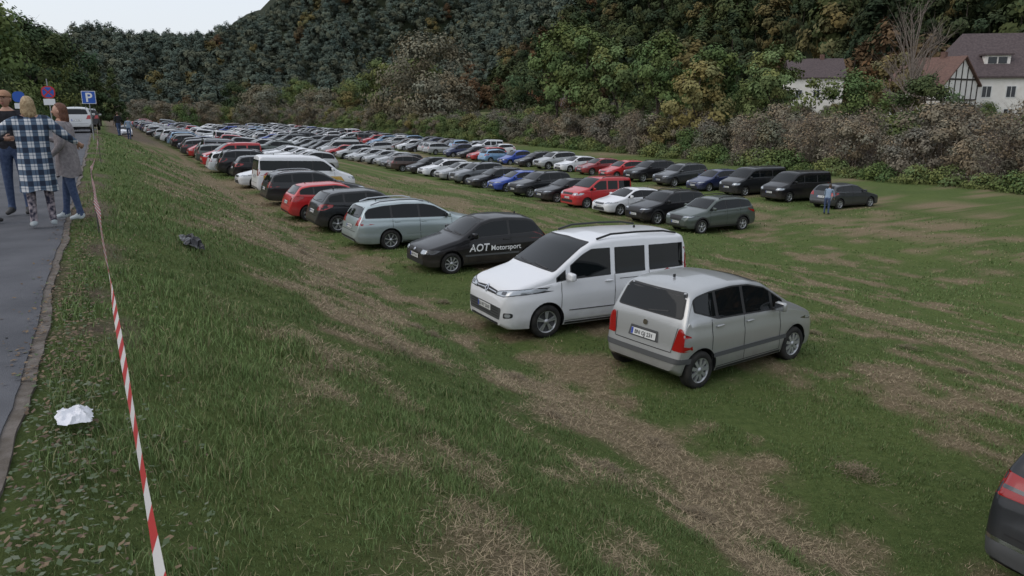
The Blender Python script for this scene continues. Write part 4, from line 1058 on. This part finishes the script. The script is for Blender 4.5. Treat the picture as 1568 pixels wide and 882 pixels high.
def person(name,P,Q,z,yaw,h,top,legs,shoe,hair,pose={},coat=None,hairlen=.12,cap=None,lean=0,foremat=None):
    k=h/1.7;J={};lean_y=lean
    wide=pose.get('wide',1);ar=pose.get('armr',1)
    def sp(zz): return lean_y*max(0,zz-.95)
    J['pel']=((0,0,.95),(.15*wide,.11*wide));J['sp']=((0,sp(1.12),1.12),(.135*wide,.10*wide));J['ch']=((0,sp(1.3),1.3-abs(lean)*.06),(.165*wide,.12*wide));J['nb']=((0,sp(1.44),1.44-abs(lean)*.1),(.075,.07));J['nk']=((0,sp(1.5)+.01,1.51-abs(lean)*.12),(.05,.05))
    E=[('pel','sp','torso'),('sp','ch','torso'),('ch','nb','torso'),('nb','nk','neck')]
    for s,S_ in ((1,'R'),(-1,'L')):
        sh=Vector((s*.18*wide,sp(1.40),1.40-abs(lean)*.09))
        el=Vector(pose.get('el'+S_,(s*.25,-.02,1.12)));wr=Vector(pose.get('wr'+S_,(s*.26,.10,.88)))
        J['sh'+S_]=(tuple(sh),(.062*ar,.062*ar));J['el'+S_]=(tuple(el),(.045*ar,.045*ar));J['wr'+S_]=(tuple(wr),(.028*ar,.028*ar))
        ft=Vector(pose.get('ft'+S_,(s*.11,0,.08)))
        kn=Vector(pose.get('kn'+S_,((s*.095+ft.x)/2,ft.y*.5+.02,.5)))
        J['hp'+S_]=((s*.09,0,.88),(.095,.095));J['kn'+S_]=(tuple(kn),(.062,.062));J['an'+S_]=(tuple(ft),(.042,.042));J['to'+S_]=((ft.x+s*.02,ft.y+.16,ft.z-.04),(.036,.03))
        J['he'+S_]=((ft.x,ft.y-.04,ft.z-.035),(.035,.03))
        E+=[('ch','sh'+S_,'torso'),('sh'+S_,'el'+S_,'arm'),('el'+S_,'wr'+S_,'fore'),('pel','hp'+S_,'leg'),('hp'+S_,'kn'+S_,'leg'),('kn'+S_,'an'+S_,'leg'),('an'+S_,'to'+S_,'foot'),('an'+S_,'he'+S_,'foot')]
    names=list(J);me=bpy.data.meshes.new('sk');me.from_pydata([J[n][0] for n in names],[(names.index(a),names.index(b_)) for a,b_,_ in E],[])
    o=bpy.data.objects.new('sk',me);link(o);o.modifiers.new('s','SKIN')
    for i,n in enumerate(names):
        me.skin_vertices[0].data[i].radius=J[n][1];me.skin_vertices[0].data[i].use_root=(n=='pel')
    m=o.modifiers.new('ss','SUBSURF');m.levels=2;m.render_levels=2
    dg=bpy.context.evaluated_depsgraph_get();m2=bpy.data.meshes.new_from_object(o.evaluated_get(dg));bpy.data.objects.remove(o)
    bm=bmesh.new();bm.from_mesh(m2)
    mats=[top,legs,shoe,skinm,hair,coat or top,cap or hair,foremat or top,eyem,lipm]
    mi={'torso':0,'arm':0,'fore':7,'leg':1,'foot':2,'neck':3}
    segs=[(Vector(J[a][0]),Vector(J[b_][0]),t) for a,b_,t in E]
    for f in bm.faces:
        c=f.calc_center_median();best=(9,0)
        for a,b_,t in segs:
            ab=b_-a;tt_=max(0,min(1,(c-a).dot(ab)/ab.length_squared));d=(c-(a+ab*tt_)).length
            if t=='leg' or t=='foot': d*=.9
            if d<best[0]: best=(d,t)
        f.material_index=mi[best[1]];f.smooth=True
        if best[1]=='leg' and c.z>.93: f.material_index=0
    def addt(pts,rad,m_,n=8):
        v,f=tube(pts,rad,n);vs=[bm.verts.new(p) for p in v]
        for q in f: 
            x=bm.faces.new([vs[i] for i in q]);x.material_index=m_;x.smooth=True
        for e_ in (vs[:n],vs[-n:]):
            try: x=bm.faces.new(e_);x.material_index=m_
            except ValueError: pass
    for s,S_ in ((1,'R'),(-1,'L')):
        w=Vector(J['wr'+S_][0]);el=Vector(J['el'+S_][0]);d=(w-el).normalized();sd=d.cross(Vector((0,1,0)))
        if sd.length<.2: sd=Vector((1,0,0))
        sd.normalize();nn=d.cross(sd).normalized()
        if nn.y<0: nn=-nn
        addt([w-d*.02,w+d*.04,w+d*.085],[.025,.034,.030],3)
        for j,(ofs,ln) in enumerate(((-.027,.062),(-.009,.072),(.009,.068),(.026,.052))):
            b0=w+d*.08+sd*ofs;addt([b0,b0+d*ln*.5+nn*.008,b0+d*ln*.85+nn*.03],[.0095,.0088,.007],3,6)
        b0=w+d*.03-sd*.03;addt([b0,b0+d*.03-sd*.025,b0+d*.06-sd*.03+nn*.01],[.012,.011,.008],3,6)
    hc=Vector((0,sp(1.6)+.02,1.595-abs(lean)*.15));turn=pose.get('turn',0);Rz=Matrix.Rotation(turn,4,'Z')
    def hp(p): return hc+Rz@Vector(p)
    def blob(c,r,m_,fn=None,sub=3):
        res=bmesh.ops.create_icosphere(bm,subdivisions=sub,radius=1);vs=res['verts']
        for v in vs:
            q=v.co.copy();p=Vector((q.x*r[0],q.y*r[1],q.z*r[2]))
            if fn: p=fn(q,p)
            v.co=hp(Vector(c)+p)
        for f in {f for v in vs for f in v.link_faces}: f.material_index=m_;f.smooth=True
    blob((0,0,0),(.072,.092,.110),3,lambda q,p:Vector((p.x*(1-.25*max(0,-q.z)),p.y*(1-.12*max(0,-q.z)),p.z)))
    blob((0,.094,-.012),(.013,.02,.022),3,sub=2)
    for s in (1,-1): blob((s*.028,.082,.018),(.012,.008,.008),8,sub=1);blob((s*.073,-.005,-.005),(.012,.02,.03),3,sub=2)
    blob((0,.084,-.055),(.024,.008,.008),9,sub=1)
    def hf(q,p):
        n=float(fbm(q.x*3+5,q.z*3+q.y*2+5,2))-.5
        p=p*(1+.10*n)
        if q.y>.35 and q.z<.55: p.y*=.55
        if q.y>.1 and q.z<.3: p.y*=.5;p.x*=.9
        return p
    blob((0,-.010,.018),(.080,.100,.108),4,hf)
    if hairlen>.05:
        for j in range(40):
            a=math.pi*(1.05+.90*j/39)+random.uniform(-.05,.05);x0,y0=.072*math.cos(a),.085*math.sin(a)-.01
            ln=hairlen*random.uniform(.8,1.1)
            pts=[hp((x0*.9,y0*.95,.05)),hp((x0*1.08,y0*1.06,-.04)),hp((x0*1.05+random.uniform(-.008,.008),y0*1.08,-.04-ln*.5)),hp((x0*.8+random.uniform(-.012,.012),y0*.95-.01,-.05-ln))]
            addt(pts,[.010,.013,.012,.004],4,6)
    if cap:
        blob((0,0,.04),(.086,.106,.085),6,lambda q,p:Vector((p.x,p.y,max(p.z,-.01))));blob((0,.11,.045),(.065,.07,.012),6,sub=2)
    if coat:
        zbm,fl=pose.get('coat',(.62,1.35));n=32;rows=[]
        for zz,rx,ry in [(1.455,.075,.07),(1.435,.12,.09),(1.40,.18,.11),(1.33,.20,.13),(1.2,.185,.135),(1.05,.175,.135),(.92,.185,.145),((.92+zbm)/2,.19*fl/1.15,.16*fl/1.15),(zbm,.19*fl/1.1,.16*fl/1.1)]:
            row_=[]
            for q in range(n):
                a=2*math.pi*q/n;w_=1+.08*math.sin(a*6+zz*3)*max(0,1.35-zz)*1.2
                row_.append(bm.verts.new((rx*wide*w_*math.cos(a),sp(zz)+ry*wide*w_*math.sin(a),zz+(.02*math.sin(a*3) if zz==zbm else 0))))
            rows.append(row_)
        for i in range(len(rows)-1):
            for q in range(n):
                f=bm.faces.new((rows[i][q],rows[i][(q+1)%n],rows[i+1][(q+1)%n],rows[i+1][q]));f.material_index=5;f.smooth=True
    me=bpy.data.meshes.new(name);bm.to_mesh(me);bm.free()
    for m_ in mats: me.materials.append(m_)
    o=bpy.data.objects.new(name,me);link(o);o.location=wp(P,Q,z);o.rotation_euler=(0,0,yaw);o.scale=(k,k,k);return o
zpth=2.632
person('woman_in_plaid_shirt',11.75,-.80,zpth,A+.15,1.70,plm,patt,shoew,hairb,dict(elR=(.36,-.04,1.22),wrR=(.52,.10,1.10),elL=(-.38,.02,1.25),wrL=(-.50,.20,1.32),wide=1.04,armr=1.35,coat=(.50,1.15)),coat=plm,hairlen=.12)
person('woman_in_grey_cardigan',12.4,-.46,zpth,A+math.radians(75),1.62,greyc,denim,shoew,hairr,dict(elR=(.22,.08,1.15),wrR=(.16,.30,1.2),elL=(-.24,-.02,1.12),wrL=(-.22,.16,.95),armr=1.25,ftR=(.1,.14,.08),ftL=(-.1,-.12,.08),coat=(.66,1.1)),coat=greyc,hairlen=.13)
person('man_with_cap',13.4,-1.18,zpth,A+math.radians(165),1.80,blackc,denim,shoed,hairg,dict(armr=1.2),cap=capm,hairlen=0)
person('person_in_dark_jacket',12.6,-1.54,zpth,A+math.radians(-60),1.70,blackc,blackc,shoed,hairg,dict(elR=(.24,.1,1.15),wrR=(.18,.3,1.15),armr=1.2),hairlen=.1)
person('man_walking',64,1.2,gz(64,1.2),A+.3,1.78,blackc,denim,shoed,hairg,dict(ftR=(.1,.2,.09),ftL=(-.1,-.2,.1)),hairlen=0)
person('man_walking',66,1.9,gz(66,1.9),A-.2,1.7,bluec,denim,shoed,hairg,dict(ftR=(.1,-.18,.09),ftL=(-.1,.18,.08)),hairlen=0)
person('man_leaning_at_car',28.6,35.3,gz(28.6,35.3),A-1.2,1.72,bluec,denim,shoed,hairg,dict(elR=(.26,.32,1.0),wrR=(.2,.5,.85),elL=(-.26,.32,1.0),wrL=(-.2,.5,.85)),hairlen=0,lean=.45)
